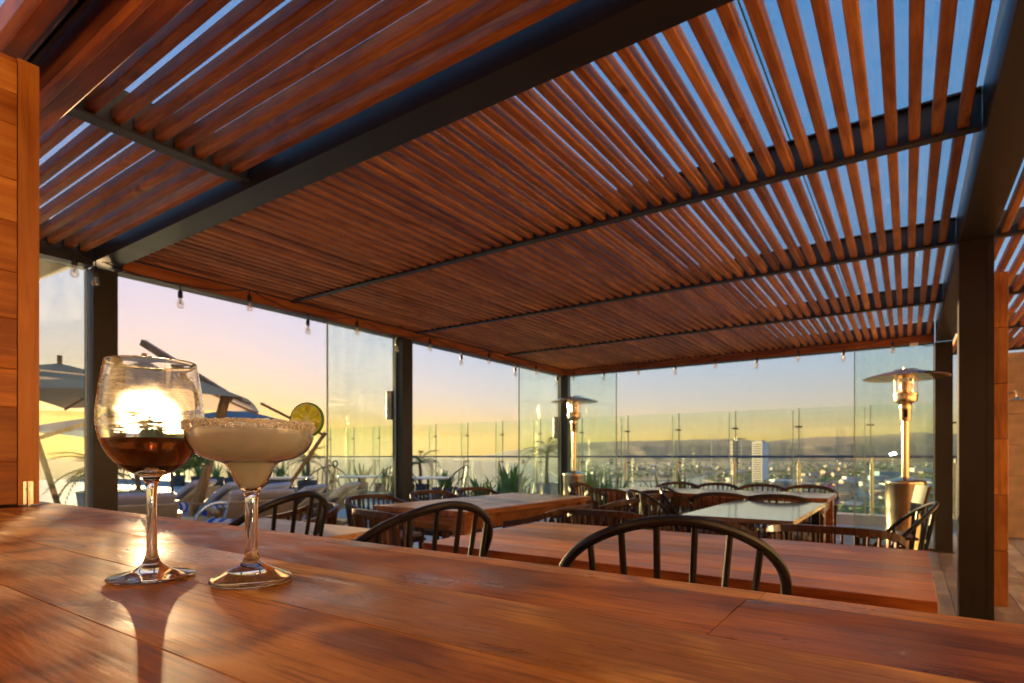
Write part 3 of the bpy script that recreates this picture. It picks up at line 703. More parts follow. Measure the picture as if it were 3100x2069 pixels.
# ------------------------------------------------------------------ tables
def table(label, x0,x1,y0,y1, mat, along='x', z=.75, leg=.075, legmat=None, apron=True, nb=6, th=.035, ov=.03):
    e = empty('dining_table', ((x0+x1)/2,(y0+y1)/2,0), 0, label, 'table')
    W, D = x1-x0, y1-y0
    for i in range(nb):
        if along == 'x':
            s = D/nb; o = MB().cbox(-W/2,W/2,0,s-.0008,z-th,z,.0015).build('top_board', mat, e); o.location = (0,-D/2+i*s,0)
        else:
            s = W/nb; o = MB().cbox(-D/2,D/2,0,s-.0008,z-th,z,.0015).build('top_board', mat, e); o.location = (W/2-i*s,0,0); o.rotation_euler = (0,0,R(90))
            o.location = (-W/2+(i+1)*s,0,0)
    lm = legmat or mat
    for sx in (-1,1):
        for sy in (-1,1):
            cx, cy = sx*(W/2-ov-leg/2), sy*(D/2-ov-leg/2)
            MB().box(cx-leg/2,cx+leg/2,cy-leg/2,cy+leg/2,0,z-th-.001).build('leg', lm, e)
    if apron:
        for sy in (-1,1): MB().box(-W/2+ov+leg+.001,W/2-ov-leg-.001,sy*(D/2-ov-.03)-.012,sy*(D/2-ov-.03)+.012,z-th-.10,z-th-.001).build('apron', lm, e)
        for sx in (-1,1): MB().box(sx*(W/2-ov-.03)-.012,sx*(W/2-ov-.03)+.012,-D/2+ov+leg+.001,D/2-ov-leg-.001,z-th-.10,z-th-.001).build('apron', lm, e)
    return e
table('long reddish wooden dining table nearest the bar counter', -1.63,.06,1.715,2.63, M['table'], 'x', nb=7, leg=.10)
table('wooden dining table with square legs along the left glass side', -3.15,-2.31,2.82,4.57, M['table_y'], 'y', nb=6, leg=.10)
M['table_far'] = wood('far_table_wood', (.24,.06,.02), (.42,.13,.04), (.55,.2,.07), along=1.6, across=14, rough=.22, bump=.1, rnd=.2, coat=.6, spec=.6)
table('long narrow far table with chairs on both sides before the railing', -2.6,-.55,5.45,6.27, M['table_far'], 'x', nb=6, leg=.09)
table('dark table with a shiny top mirroring the blue sky', -1.13,-.51,3.42,4.87, M['bluetop'], 'x', nb=12, leg=.05, legmat=M['black'], apron=False, th=.028)
table('tan topped table in front of the loungers at the left', -3.03,-2.08,1.02,1.90, M['tan'], 'x', nb=2, leg=.05, legmat=M['black'], apron=False, th=.028)

# ------------------------------------------------------------------ chairs
def cat(pts, n=5):          # Catmull-Rom through points
    P = [Vector(p) for p in pts]; P = [P[0]*2-P[1]]+P+[P[-1]*2-P[-2]]; o = []
    for i in range(1, len(P)-2):
        for k in range(n):
            t = k/n; a,b_,c_,d_ = P[i-1],P[i],P[i+1],P[i+2]
            o.append(.5*((2*b_)+(-a+c_)*t+(2*a-5*b_+4*c_-d_)*t*t+(-a+3*b_-3*c_+d_)*t**3))
    o.append(P[-2]); return o
def hoop_curve(n=41, W=.30, D=.245, zt=.951, zs=.544, k=1.288, e=1.198):
    P_ = []
    for i in range(n):
        t = -1+2*i/(n-1); a = t*math.pi/2*k; sx_ = math.sin(a)
        P_.append(Vector((W*math.copysign(abs(sx_)**e, sx_), -D*math.cos(a), zt-(zt-zs)*t*t)))
    P_ = [P_[0]+Vector((.035,.01,-.085))]+P_+[P_[-1]+Vector((-.035,.01,-.085))]
    return P_
hoop_pts = hoop_curve()
def make_hoop(name='hoop_chair', tube=.0135):
    e = empty(name)
    MB().tube(hoop_pts, tube, 10).build('hoop', M['black'], e)
    for xx in (-.19,-.115,-.04,.04,.115,.19):
        best = min(hoop_pts, key=lambda p: abs(p.x-xx*1.12)+(0 if p.y < -.05 else 9))
        MB().tube([best, (xx*.86,-.165+abs(xx)*.25,.455)], .0085, 7).build('spindle', M['black'], e)
    for s in (-1,1):
        best = min(hoop_pts, key=lambda p: abs(p.y+.04)+(0 if p.x*s > 0 else 9))
        MB().tube([best, (s*.2,-.04,.455)], .0085, 7).build('spindle', M['black'], e)
    MB().lathe([(0,.43),(.20,.43),(.225,.44),(.23,.452),(.22,.462),(.12,.456),(0,.453)], 24).build('seat', M['black'], e)
    for sx in (-1,1):
        for sy in (-1,1): MB().tube([(sx*.15,sy*.14,.432),(sx*.215,sy*.21,0)], [.013,.010], 7).build('leg', M['black'], e)
    for sx in (-1,1): MB().tube([(sx*.186,-.178,.19),(sx*.186,.178,.19)], .007, 6).build('stretcher', M['black'], e)
    return e
def arc_back(w, dep, n):     # plan of a curved back: list of (x,y)
    return [(-w/2*math.cos(math.pi*i/(n-1)) , -dep*math.sin(math.pi*i/(n-1))) for i in range(n)]
def make_slat(name='slat_chair', crown=.0, ztop=.80):
    """curved back of upright slats under a top rail running into short arms"""
    e = empty(name); n = 17; W = .56
    plan = [(-W/2, .16)]+[(-W/2*math.cos(math.pi*i/(n-1))*(1 if True else 1), -.02-.22*math.sin(math.pi*i/(n-1))**.6) for i in range(n)]+[(W/2, .16)]
    top = []
    for i, (x,y) in enumerate(plan):
        t = i/(len(plan)-1); z = ztop-.10*abs(2*t-1)**3.0+crown*math.sin(math.pi*t); top.append((x,y,z))
    mb = MB()
    for p, q in zip(top, top[1:]): mb.bar(p, Vector(q)+(Vector(q)-Vector(p))*.02, .026, .034)
    mb.build('top_rail', M['chairwood'], e)
    for i in range(1, len(plan)-1):
        (x,y), (tx,ty,tz) = plan[i], top[i]
        MB().bar((x*.9,y*.82,.43),(tx,ty,tz-.018), .019, .009, up=(x,y+.25,0)).build('back_slat', M['chairwood'], e)
    MB().cbox(-.25,.25,-.21,.24,.405,.43,.006).build('seat_frame', M['chairwood'], e)
    MB().cbox(-.235,.235,-.19,.235,.431,.475,.018).build('seat_pad', M['seatpad'], e)
    for s in (-1,1):
        MB().bar((s*.262,.19,0),(s*.275,.15,top[0][2]-.018), .032, .032, up=(0,1,0)).build('leg', M['chairwood'], e)
        MB().bar((s*.23,-.25,0),(s*.225,-.17,.404), .032, .032, up=(0,1,0)).build('leg', M['chairwood'], e)
        MB().bar((s*.248,-.20,.2),(s*.262,.17,.2), .018, .018).build('stretcher', M['chairwood'], e)
    return e
hoop0 = make_hoop(); slat0 = make_slat('slat_chair', 0, .765); round0 = make_slat('round_back_chair', .075, .71)
used = set()
def place(proto, x, y, face, label, group=None):
    """face: heading of the sitter, degrees left of +Y"""
    o = proto if proto.name not in used else copy_tree(proto)
    used.add(proto.name); o.location = (x,y,0); o.rotation_euler = (0,0,R(face)); tag(o, label, 'chair', group); return o
g1 = 'black hoop back chairs'; g2 = 'brown slatted armchairs'; g3 = 'round backed chairs at the far table'
place(hoop0, -.545,1.544, 23.8, 'black metal hoop chair nearest the camera behind the counter', g1)
place(hoop0, -1.395,1.403, 75.7, 'black hoop chair second from the right along the counter edge', g1)
place(hoop0, -2.20,1.349, 102.4, 'black hoop chair seen just right of the margarita glass', g1)
place(hoop0, -1.62,4.35, -92, 'black hoop chair left of the shiny table, nearer one', g1).scale = (.9,.9,.87)
place(hoop0, -1.60,5.02, -88, 'black hoop chair left of the shiny table, farther one', g1).scale = (.9,.9,.87)
place(hoop0, -.08,4.15, 96, 'black hoop chair seen sideways before the right patio heater', g1).scale = (.9,.9,.87)
place(slat0, -.30,3.22, 0, 'brown slatted armchair at the right end behind the long table', g2)
place(slat0, -.98,3.22, 2, 'brown slatted armchair partly hidden by the nearest hoop', g2)
place(slat0, -1.50,3.33, -1, 'brown slatted armchair behind the middle of the long table', g2)
place(slat0, -1.98,3.30, 88, 'brown slatted armchair at the near right corner of the left table', g2)
place(slat0, -1.95,4.05, 92, 'brown slatted armchair in the middle of the left table right side', g2)
place(slat0, -1.95,5.0, 70, 'brown slatted armchair near the far right corner of the left table', g2)
place(slat0, -3.52,3.25, -88, 'brown slatted armchair at the left table nearest the glass screen', g2)
place(slat0, -3.52,3.98, -90, 'brown slatted armchair right of the second post, middle of the glass side', g2)
place(slat0, -3.52,4.62, -94, 'brown slatted armchair at the far glass side of the left table', g2)
place(slat0, -2.62,2.55, -10, 'brown slatted armchair at the near end of the left table', g2)
place(slat0, -3.32,2.30, 160, 'brown slatted armchair beyond the tan table by the loungers', g2)
for i, x in enumerate((-2.25,-1.80,-1.32,-.86)):
    place(round0, x, 6.55, 180, ['leftmost','second from left','third from left','rightmost'][i]+' dark round backed chair on the railing side of the far table', g3)
for i, x in enumerate((-2.35,-1.83,-1.30,-.86)):
    place(round0, x, 5.20, 0, ['leftmost','second from left','third from left','rightmost'][i]+' dark round backed chair on the near side of the far table', g3)
place(round0, -2.95,5.9, -90, 'dark round backed chair at the left head of the far table', g3)
# plain bent plywood chair at the right head of the far table
e = empty('bent_back_chair', (-.16,5.75,0), R(100), 'dark chair with a solid curved backrest at the right head of the far table', 'chair')
mb = MB(); pl = [(-.21+.42*i/8, -.22+.0-.05*math.sin(math.pi*i/8)) for i in range(9)]
vs = [];
for z, o_ in ((.62,0),(.86,-.05)):
    for x,y in pl: vs.append((x*(1 if z < .7 else 1.06),y+o_,z))
for z, o_ in ((.62,.014),(.86,-.036)):
    for x,y in pl: vs.append((x*(1 if z < .7 else 1.06),y+o_,z))
fs = [(i,i+1,9+i+1,9+i) for i in range(8)]+[(18+i+1,18+i,27+i,27+i+1) for i in range(8)]+[(9+i,9+i+1,27+i+1,27+i) for i in range(8)]+[(i+1,i,18+i,18+i+1) for i in range(8)]+[(0,9,27,18),(8,26,35,17)]
mb.add(vs, fs, True).build('backrest', M['chairwood'], e)
MB().cbox(-.22,.22,-.2,.22,.43,.455,.008).build('seat', M['chairwood'], e)
for s in (-1,1):
    MB().bar((s*.19,-.19,.0),(s*.18,-.24,.66), .026,.026, up=(0,1,0)).build('leg', M['black'], e); MB().bar((s*.19,.19,0),(s*.18,.17,.429), .026,.026, up=(0,1,0)).build('leg', M['black'], e)

# ------------------------------------------------------------------ patio heaters
def heater(label, x, y, k=1.0, rz=0, hole=True):
    e = empty('patio_heater', (x,y,0), rz, label, 'patio heater'); e.scale = (k,k,1)
    MB().lathe([(0,.012),(.19,.012),(.193,.03),(.188,.04),(.188,.80),(.191,.81),(.188,.825),(.165,.845),(.06,.872),(.03,.88),(0,.88)], 40).build('tank_housing', M['bronze'], e)
    MB().lathe([(0,0),(.195,0),(.195,.0115),(0,.0115)], 40).build('base', M['steel'], e)
    MB().tube([(0,0,.86),(0,0,1.50)], .036, 20).build('pole', M['bronze'], e)
    hd = MB().lathe([(0,1.49),(.045,1.49),(.052,1.51),(.052,1.60),(.058,1.615),(.058,1.655),(.050,1.665),(.070,1.685),(.105,1.70),(.112,1.72),(.112,1.76),(.116,1.765),(.116,1.785),(.110,1.79),(.110,1.795),(0,1.795)], 28).build('burner', M['bronze'], e)
    MB().box(-.02,.02,-.056,-.0525,1.53,1.62).build('control_panel', M['black'], e)
    mb = MB()
    for i in range(14):
        a = 2*math.pi*i/14; mb.bar((.106*math.cos(a),.106*math.sin(a),1.79),(.112*math.cos(a),.112*math.sin(a),1.945), .012,.003, up=(math.cos(a),math.sin(a),0))
    mb.build('flame_guard', M['bronze'], e)
    MB().lathe([(0,1.796),(.05,1.80),(.062,1.86),(.055,1.92),(0,1.93)], 16).build('emitter', M['inox'], e)
    MB().lathe([(0,1.946),(.12,1.946),(.395,1.958),(.405,1.962),(.40,1.968),(.25,2.012),(.12,2.045),(.115,2.052),(.04,2.06),(0,2.062)], 48).build('hood', M['bronze'], e)
    for i in range(3):
        a = i*2.1+.4; MB().lathe([(.008,0),(.008,.01),(0,.014)], 6, (.12*math.cos(a),.12*math.sin(a),2.045)).build('hood_screw', M['bronze'], e)
    if hole:
        MB().lathe([(.048,0),(.05,.004),(.044,.006),(0,.006)], 20).build('access_hole', M['black'], e).matrix_local = Matrix.Translation((.185*math.sin(R(20)),-.185*math.cos(R(20)),.67)) @ Matrix.Rotation(R(20),4,'Z') @ Matrix.Rotation(R(90),4,'X')
    return e
heater('polished steel patio heater in front of the right glass screen', -.02, 7.62, 1.0, 0, False)
heater('polished steel patio heater before the far corner post', -4.33, 8.0, .92, R(20))

# ------------------------------------------------------------------ plants in planters
def leaf_mesh(L_, w, bend):
    n = 7; vs = []; 
    for i in range(n):
        t = i/(n-1); ww = w*(1-.25*(1-t))*(1 if t < .45 else max(.02,(1-t)/.55)**.8); x = bend*t*t*L_; z = L_*t*(1-.12*bend*t)
        vs += [(x,-ww/2,z),(x+ww*.22,0,z),(x,ww/2,z)]
    fs = []
    for i in range(n-1):
        a = i*3; fs += [(a,a+1,a+4,a+3),(a+1,a+2,a+5,a+4)]
    return MB().add(vs, fs, True).mesh('leaf', M['leaf'], 0)
LV = [leaf_mesh(1, w, b_) for w, b_ in ((.13,.08),(.11,.22),(.14,.35),(.09,.5),(.12,.0))]
prn = random.Random(31)
def agave(label, x, y, n, hh, box=None, z0=0, group='agave plants by the railing', mat=None):
    e = empty('agave_plant', (x,y,z0), prn.uniform(0,6), label, 'plant', group)
    if box:
        w_, h_ = box
        MB().lathe([(0,0),(w_*.42,0),(w_*.5,h_),(w_*.47,h_),(w_*.45,h_-.05),(0,h_-.05)], 4 if prn.random() < .6 else 18).build('planter', mat or M['planter'], e)
        zb = h_-.06
    else: zb = 0
    for i in range(int(n*1.6)):
        r_ = prn.uniform(.02,.13)*(1 if not box else box[0]*1.5); a = prn.uniform(0,6.283); s = hh*prn.uniform(.65,1.08)
        link('leaf', LV[prn.randrange(5)], e, (r_*math.cos(a),r_*math.sin(a),zb), (prn.uniform(-.1,.1),prn.uniform(.0,.32),a), (s,s*prn.uniform(.9,1.5),s))
def palm(label, x, y, h, s, box=(.5,.45), z0=0, n=16, mat=None):
    e = empty('potted_palm', (x,y,z0), prn.uniform(0,6), label, 'palm')
    MB().lathe([(0,0),(box[0]*.36,0),(box[0]*.5,box[1]),(box[0]*.46,box[1]),(box[0]*.44,box[1]-.05),(0,box[1]-.05)], 20).build('planter', mat or M['planter'], e)
    link('trunk', MB().tube([(0,0,box[1]-.06),(.02,0,box[1]+h*.5),(0,.01,box[1]+h)], [.05,.04,.035], 8).mesh('trunk', M['trunk']), e)
    for i in range(n):
        link('frond', FR2, e, (0,0,box[1]+h), (0,prn.uniform(-.9,.5),i*2.4+prn.uniform(-.2,.2)), (s,s*.8,s))
def along(px, Y):            # X of column px on the line y = Y
    l = (px-1550)/1734; return Y/(l*math.sin(TH)+math.cos(TH))*(l*math.cos(TH)-math.sin(TH))
for px, Y, n, hh, box, lab in [
    (1095,10.3,12,.62,(.5,.42),'agave in a dark planter left of the second post, behind the glass'),
    (1165,10.3,10,.5,(.5,.42),'low agave in a planter just left of the second post'),
    (1350,9.6,17,.52,(.62,.42),'agave in a wide dark planter right of the second post'),
    (1455,10.4,22,.74,None,'short bushy agave between two railing posts'),
    (1503,10.4,9,.78,None,'thin agave beside the bushy one by the railing'),
    (1548,10.2,22,1.0,None,'tall agave with the highest leaves left of the glass edge'),
    (1590,10.4,10,.60,None,'agave behind the glass screen left of the corner post'),
    (1800,10.1,12,.92,None,'tall agave behind the far patio heater'),
    (1850,10.2,12,.88,None,'tall agave at the edge of the corner glass screen'),
    (1890,10.4,8,.5,None,'small agave right of the corner glass screen'),
    (1955,10.3,15,.62,None,'yellowish agave above the left end of the far table'),
    (2008,10.3,5,.86,None,'agave with two tall pointed leaves above the far table'),
    (2082,10.3,6,.80,None,'agave right of the first golden railing post'),
    (930,10.2,12,.6,(.55,.42),'agave in a planter behind the right lounger'),
    (800,10.4,14,.55,(.55,.42),'agave seen between the margarita stem and the umbrella pole'),
    (850,10.4,12,.55,(.55,.42),'agave right of the margarita bowl near the railing'),
    (600,10.6,12,.6,(.5,.4),'agave between the wine glass and the umbrella pole'),
    (655,10.6,12,.55,(.5,.4),'agave just right of the umbrella pole'),
    (700,10.5,12,.5,(.5,.4),'agave under the margarita bowl, left of its stem'),
    (540,10.7,10,.5,(.5,.4),'agave right of the wine glass bowl')]:
    agave(lab, along(px,Y), Y, n, hh, box, 0 if box else .0)
palm('feathery potted palm left of the lime slice edge', along(930,9.0), 9.0, .55, .62)
palm('potted palm half hidden by the second dark post', along(1262,9.8), 9.9, .5, .5)
palm('potted palm in a pale planter left of the corner post', along(1655,10.3), 10.3, .62, .55, (.5,.55), mat=M['planter_light'])
palm('bushy potted plant behind the left glass screen', -9.3, 3.35, .25, .62, (.62,.62), n=20, mat=M['planter_light'])
palm('slim potted palm behind the left glass screen beside the post', -11.6, 4.75, .6, .6, (.5,.5), mat=M['planter_light'])

# clipped standard shrub added to keep the low sun off the counter
def leafball(n, rx, rz_, leaf, seed):
    rr = random.Random(seed); mb = MB()
    for i in range(n):
        while True:
            v = Vector((rr.uniform(-1,1),rr.uniform(-1,1),rr.uniform(-1,1)))
            if .3 < (v.x**4+v.y**4+v.z**4)**.25 < 1: break
        lump = 1+.10*math.sin(v.x*7+1)*math.sin(v.y*6)+.08*math.sin(v.z*9)
        c_ = Vector((v.x*rx,v.y*rx,v.z*rz_))*lump
        a = Vector((rr.uniform(-1,1),rr.uniform(-1,1),rr.uniform(-1,1))).normalized(); b_ = a.cross(v).normalized()
        s_ = leaf*rr.uniform(.6,1.2)
        mb.add([c_-a*s_, c_+b_*s_*.45, c_+a*s_, c_-b_*s_*.45], [(0,1,2,3)])
    return mb
e = empty('shade_shrub', (-7.205,3.305,0), 0, 'dense clipped shrub in a pot added behind the wine glass to shade the counter', 'shrub')
leafball(5200, .37, .315, .036, 4).build('foliage', M['leaf'], e).location = (0,0,1.235)
MB().tube([(0,0,.28),(.012,.0,.6),(0,0,1.2)], [.022,.018,.014], 7).build('stem', M['trunk'], e)
MB().lathe([(0,0),(.13,0),(.17,.32),(.155,.32),(.15,.28),(0,.28)], 20).build('planter', M['planter'], e)

# ------------------------------------------------------------------ outdoor bistro tables and chairs
hoop_out = None
def bistro(label, px, d, r_=.38):
    v = at(px, 1383, d); e = empty('bistro_table', (v.x,v.y,0), 0, label, 'table')
    MB().lathe([(0,.73),(r_,.73),(r_+.004,.742),(r_,.755),(0,.755)], 28).build('table_top', M['marble'], e)
    MB().tube([(0,0,.02),(0,0,.729)], .022, 8).build('pedestal', M['black'], e)
    MB().lathe([(0,0),(.2,0),(.2,.012),(.03,.02),(0,.02)], 20).build('foot', M['black'], e)
    return v
thin0 = make_hoop('garden_chair', .010)
def gchair(px, d, face, label):
    v = at(px, 1383, d); o = place(thin0, v.x, v.y, face, label, 'garden hoop chairs outside'); return o
bistro('round bistro table seen through the glass left of the second post', 1090, 10.2)
bistro('round bistro table outside just right of the second post', 1296, 9.6)
bistro('round bistro table outside behind the right lounger', 880, 9.6)
gchair(1036, 10.3, -60, 'thin hoop garden chair left of the bistro table behind the glass')
gchair(1152, 10.0, 120, 'thin hoop garden chair right of the bistro table behind the glass')
gchair(1375, 9.7, 110, 'thin hoop garden chair right of the bistro table past the second post')
gchair(1262, 9.2, -50, 'thin hoop garden chair half hidden right of the second post')
gchair(965, 9.4, 100, 'thin hoop garden chair left of the tall glass edge')
gchair(845, 9.8, -70, 'thin hoop garden chair behind the leaning umbrella strut')

# ------------------------------------------------------------------ loungers
m, N, L, b = newmat('striped_towel'); setp(b, Roughness=.9)
tc = N.new('ShaderNodeTexCoord'); sx = N.new('ShaderNodeSeparateXYZ'); L.new(tc.outputs['Object'], sx.inputs[0])
mu = N.new('ShaderNodeMath'); mu.operation = 'MULTIPLY'; mu.inputs[1].default_value = 7.5; L.new(sx.outputs[0], mu.inputs[0])
fr = N.new('ShaderNodeMath'); fr.operation = 'FRACT'; L.new(mu.outputs[0], fr.inputs[0])
r = ramp(N, [(.0,(.72,.72,.76)), (.5,(.03,.10,.50))]); r.color_ramp.interpolation = 'CONSTANT'; L.new(fr.outputs[0], r.inputs[0]); L.new(r.outputs[0], b.inputs['Base Color'])
n2 = N.new('ShaderNodeTexNoise'); n2.inputs['Scale'].default_value = 160; bp = N.new('ShaderNodeBump'); bp.inputs['Strength'].default_value = .6; bp.inputs['Distance'].default_value = .004; L.new(n2.outputs[0], bp.inputs['Height']); L.new(bp.outputs[0], b.inputs['Normal'])
M['towel'] = m
def pad(x0,x1,y0,y1,z0,z1,r_=.03):      # soft cushion: rounded box
    mb = MB(); nx, ny = 8, 12; vs = []; top = []
    for lay in range(3):
        pass
    rings = [(0,r_),(.35,r_*.25),(.65,0),(1-.35,0),(1,r_)]
    prof = [(z0, r_),(z0+r_*.4,r_*.15),(z0+r_,0),(z1-r_,0),(z1-r_*.4,r_*.15),(z1,r_)]
    R_ = []
    for z, i in prof:
        ring = []
        cx = r_*1.6
        for (sx_,sy_,ax,ay) in ((-1,-1,x0,y0),(1,-1,x1,y0),(1,1,x1,y1),(-1,1,x0,y1)):
            px_, py_ = ax-sx_*(i+cx), ay-sy_*(i+cx)
            a0 = {(-1,-1):180,(1,-1):270,(1,1):0,(-1,1):90}[(sx_,sy_)]
            for q in range(4):
                a = R(a0+q*30); ring.append((px_+cx*math.cos(a),py_+cx*math.sin(a),z))
        R_.append(ring)
    n = 16; vs = [p for r0 in R_ for p in r0]
    fs = [(k*n+i,k*n+(i+1)%n,(k+1)*n+(i+1)%n,(k+1)*n+i) for k in range(len(R_)-1) for i in range(n)]+[tuple(range(n-1,-1,-1)),tuple(range((len(R_)-1)*n,len(R_)*n))]
    return mb.add(vs, fs, True)
def make_lounger():
    e = empty('sun_lounger')           # feet towards +x, back raised at -x
    MB().box(-.75,1.15,-.33,.33,.20,.25).build('frame', M['polewood'], e)
    pad(-.35,1.12,-.31,.31,.251,.325,.025).build('seat_cushion', M['cushion'], e, 60)
    bkc = pad(0,.66,-.31,.31,0,.06,.022).build('back_cushion', M['cushion'], e, 60); bkc.location = (-.36,0,.30); bkc.rotation_euler = (0,R(-(180-52)),0)
    bf = MB().box(0,.63,-.33,.33,.061,.08).build('back_frame', M['lounger_tan'], e); bf.location = (-.36,0,.30); bf.rotation_euler = (0,R(-(180-52)),0)
    bkc.rotation_euler = (R(180),R(-140),0)
    bf.rotation_euler = (0,R(-140),0); bf.location = (-.36,0,.30)
    for s in (-1,1):
        MB().box(-.42,.16,s*.375-.03,s*.375+.03,.50,.525).build('arm', M['tan'], e)
        for xx in (-.38,.12): MB().box(xx-.02,xx+.02,s*.37-.02,s*.37+.02,.0,.499).build('leg', M['polewood'], e)
        MB().box(1.05,1.10,s*.29-.025,s*.29+.025,0,.199).build('leg', M['polewood'], e); MB().box(-.74,-.69,s*.29-.025,s*.29+.025,0,.199).build('leg', M['polewood'], e)
    return e
lo0 = make_lounger()
tow0 = MB().lathe([(0,-.24),(.055,-.24),(.072,-.232),(.075,-.22),(.075,.22),(.072,.232),(.055,.24),(.03,.235),(0,.238)], 18).mesh('towel_roll', M['towel'])
tm = tow0; 
for v_ in tm.vertices: v_.co = Vector((v_.co.z, v_.co.y, v_.co.x))
def lounger(px, d, face, label, towel=None):
    v = at(px, 1383, d); o = lo0 if lo0.name not in used else copy_tree(lo0); used.add(lo0.name)
    o.location = (v.x,v.y,0); o.rotation_euler = (0,0,R(face)); tag(o, label, 'lounger', 'sun loungers on the terrace')
    if towel:
        off = Vector((.02,-.02,.402)); off.rotate(o.rotation_euler); t_ = link('towel_roll', tm, None, Vector((v.x,v.y,0))+off, (0,0,R(face+90)))
        tag(t_, towel, 'towel', 'rolled striped towels')
# their backs lean away to the upper right, feet towards the left
lounger(455, 8.5, -148, 'sun lounger seen right behind the wine glass stem', 'blue and white rolled towel left of the wine glass stem')
lounger(548, 7.9, -148, 'sun lounger between the wine glass and the umbrella pole', 'blue striped towel roll just right of the wine glass stem')
lounger(660, 7.5, -148, 'sun lounger just right of the umbrella pole', 'blue striped towel roll beside the umbrella pole')
lounger(752, 6.9, -148, 'sun lounger mostly hidden behind the margarita stem', None)
lounger(880, 7.6, -148, 'sun lounger farthest right, near the glass edge', None)
lounger(405, 6.0, 160, 'tan backed sun lounger seen from behind beside the first post', None)
lounger(748, 6.6, 160, 'brown backed sun lounger seen from behind right of the margarita stem', None)
v = at(690, 1383, 5.4); t_ = link('towel_roll', tm, None, (v.x,v.y,.437), (0,0,R(10))); tag(t_, 'large blue and white rolled towel left of the margarita stem', 'towel', 'rolled striped towels')
v = at(690, 1383, 5.4); e = empty('foot_stool', (v.x,v.y,0), R(30), 'cushioned low stool under the large striped towel', 'stool')
pad(-.34,.34,-.26,.26,.25,.36,.03).build('cushion', M['cushion'], e, 60); MB().box(-.33,.33,-.25,.25,.20,.249).build('frame', M['polewood'], e)
for sx_ in (-1,1):
    for sy_ in (-1,1): MB().box(sx_*.29-.02,sx_*.29+.02,sy_*.21-.02,sy_*.21+.02,0,.199).build('leg', M['polewood'], e)
def side_table(px, d, label, r_=.3, h=.42):
    v = at(px, 1383, d); e = empty('side_table', (v.x,v.y,0), 0, label, 'table')
    MB().lathe([(0,h-.03),(r_,h-.03),(r_,h),(0,h)], 28).build('table_top', M['tan'], e)
    for i in range(3):
        a = i*2.1; MB().tube([(r_*.5*math.cos(a),r_*.5*math.sin(a),h-.031),(r_*.8*math.cos(a),r_*.8*math.sin(a),0)], .014, 6).build('leg', M['black'], e)
side_table(560, 6.1, 'round tan side table left of the umbrella pole', .42)
side_table(418, 8.6, 'small tan side table left of the wine glass stem', .25, .5)
# pool ladder rails
v = at(700, 1383, 6.4); e = empty('pool_handrail', (v.x,v.y,0), TH, 'pair of curved chrome pool handrails behind the margarita stem', 'handrail')
for s in (-.15,.15):
    MB().tube(cat([(-.20+s,-.2,.0),(-.17+s,-.2,.35),(-.08+s,-.1,.55),(.06+s,.05,.58),(.16+s,.2,.45),(.2+s,.25,.0)],6), .02, 10).build('rail', M['chrome'], e)

# ------------------------------------------------------------------ umbrellas
def umbrella(label, c, half_w, rise, edge_z, mat, rz=0, pole=None, valance=0, arm_top=None, strut=None):
    """square cantilever parasol: canopy, ribs, leaning wooden pole and arm (pole/arm given in world coordinates)"""
    e = empty('cantilever_umbrella', (c[0],c[1],0), 0, label, 'umbrella')
    n = 8; mb = MB(); ap = (0,0,edge_z+rise); rim = []
    for k in range(4):
        a = rz+R(45+90*k); bq = rz+R(135+90*k)
        p = Vector((math.cos(a),math.sin(a),0))*half_w*1.414; q = Vector((math.cos(bq),math.sin(bq),0))*half_w*1.414
        for i in range(n):
            t = i/n; v = p.lerp(q, t); rim.append(Vector((v.x,v.y,edge_z+ .05*4*t*(1-t))))
    m_ = len(rim); mid = [Vector((v.x*.5,v.y*.5,edge_z+rise*.53+(v.z-edge_z)*.5)) for v in rim]
    vs = [ap]+mid+rim
    fs = [(0,1+i,1+(i+1)%m_) for i in range(m_)]+[(1+i,1+m_+i,1+m_+(i+1)%m_,1+(i+1)%m_) for i in range(m_)]
    mb.add(vs, fs, True)
    if valance:
        lo_ = [Vector((v.x,v.y,edge_z-valance)) for v in rim]
        mb.add(rim+lo_, [(i,m_+i,m_+(i+1)%m_,(i+1)%m_) for i in range(m_)], False)
    mb.build('canopy', mat, e, 25)
    for k in range(8):
        a = rz+R(45*k); rr = half_w*(1.414 if k%2 else 1.0); ez = edge_z+(0 if k%2 else .05)
        MB().bar((.03*math.cos(a),.03*math.sin(a),edge_z+rise-.04),(rr*math.cos(a)*.98,rr*math.sin(a)*.98,ez-.02), .022, .03).build('rib', M['polewood'], e)
    MB().tube([(0,0,edge_z+rise*.2),(0,0,edge_z+rise+.12)], .035, 8).build('hub', M['polewood'], e)
    o = Vector((c[0],c[1],0))
    if pole:
        MB().bar(Vector(pole[0])-o, Vector(pole[1])-o, .10, .085, up=(0,1,0)).build('pole', M['polewood'], e)
        bs = Vector(pole[0])-o; MB().box(bs.x-.4,bs.x+.4,bs.y-.4,bs.y+.4,0,.07).build('base', M['planter'], e)
    if arm_top: MB().bar(Vector(arm_top[0])-o, Vector(arm_top[1])-o, .07, .09).build('arm', M['polewood'], e)
    if strut: MB().bar(Vector(strut[0])-o, Vector(strut[1])-o, .05, .06).build('strut', M['polewood'], e)
    return e
D0 = 8.2
c0 = at(437,1383,D0)
pb = at(572,1383,7.6); pb.z = 0; pt = at(684,1198,7.6)
a0 = at(432,1038,D0); a1 = at(700,1205,7.6)
umbrella('big cantilever umbrella with wooden arm behind the wine glass', (c0.x,c0.y), 1.42, .60, 1.86, M['canopy'], TH+.35, (pb,pt), 0, (a0,a1))
q0 = at(640,1165,7.6)
c1 = at(720,1383,13.5); p1b = at(862,1383,12.5); p1b.z = 0
umbrella('blue umbrella farther back, right of the wine glass', (c1.x,c1.y), 1.45, .42, 1.80, M['canopy_blue'], TH+.2, None, 0)
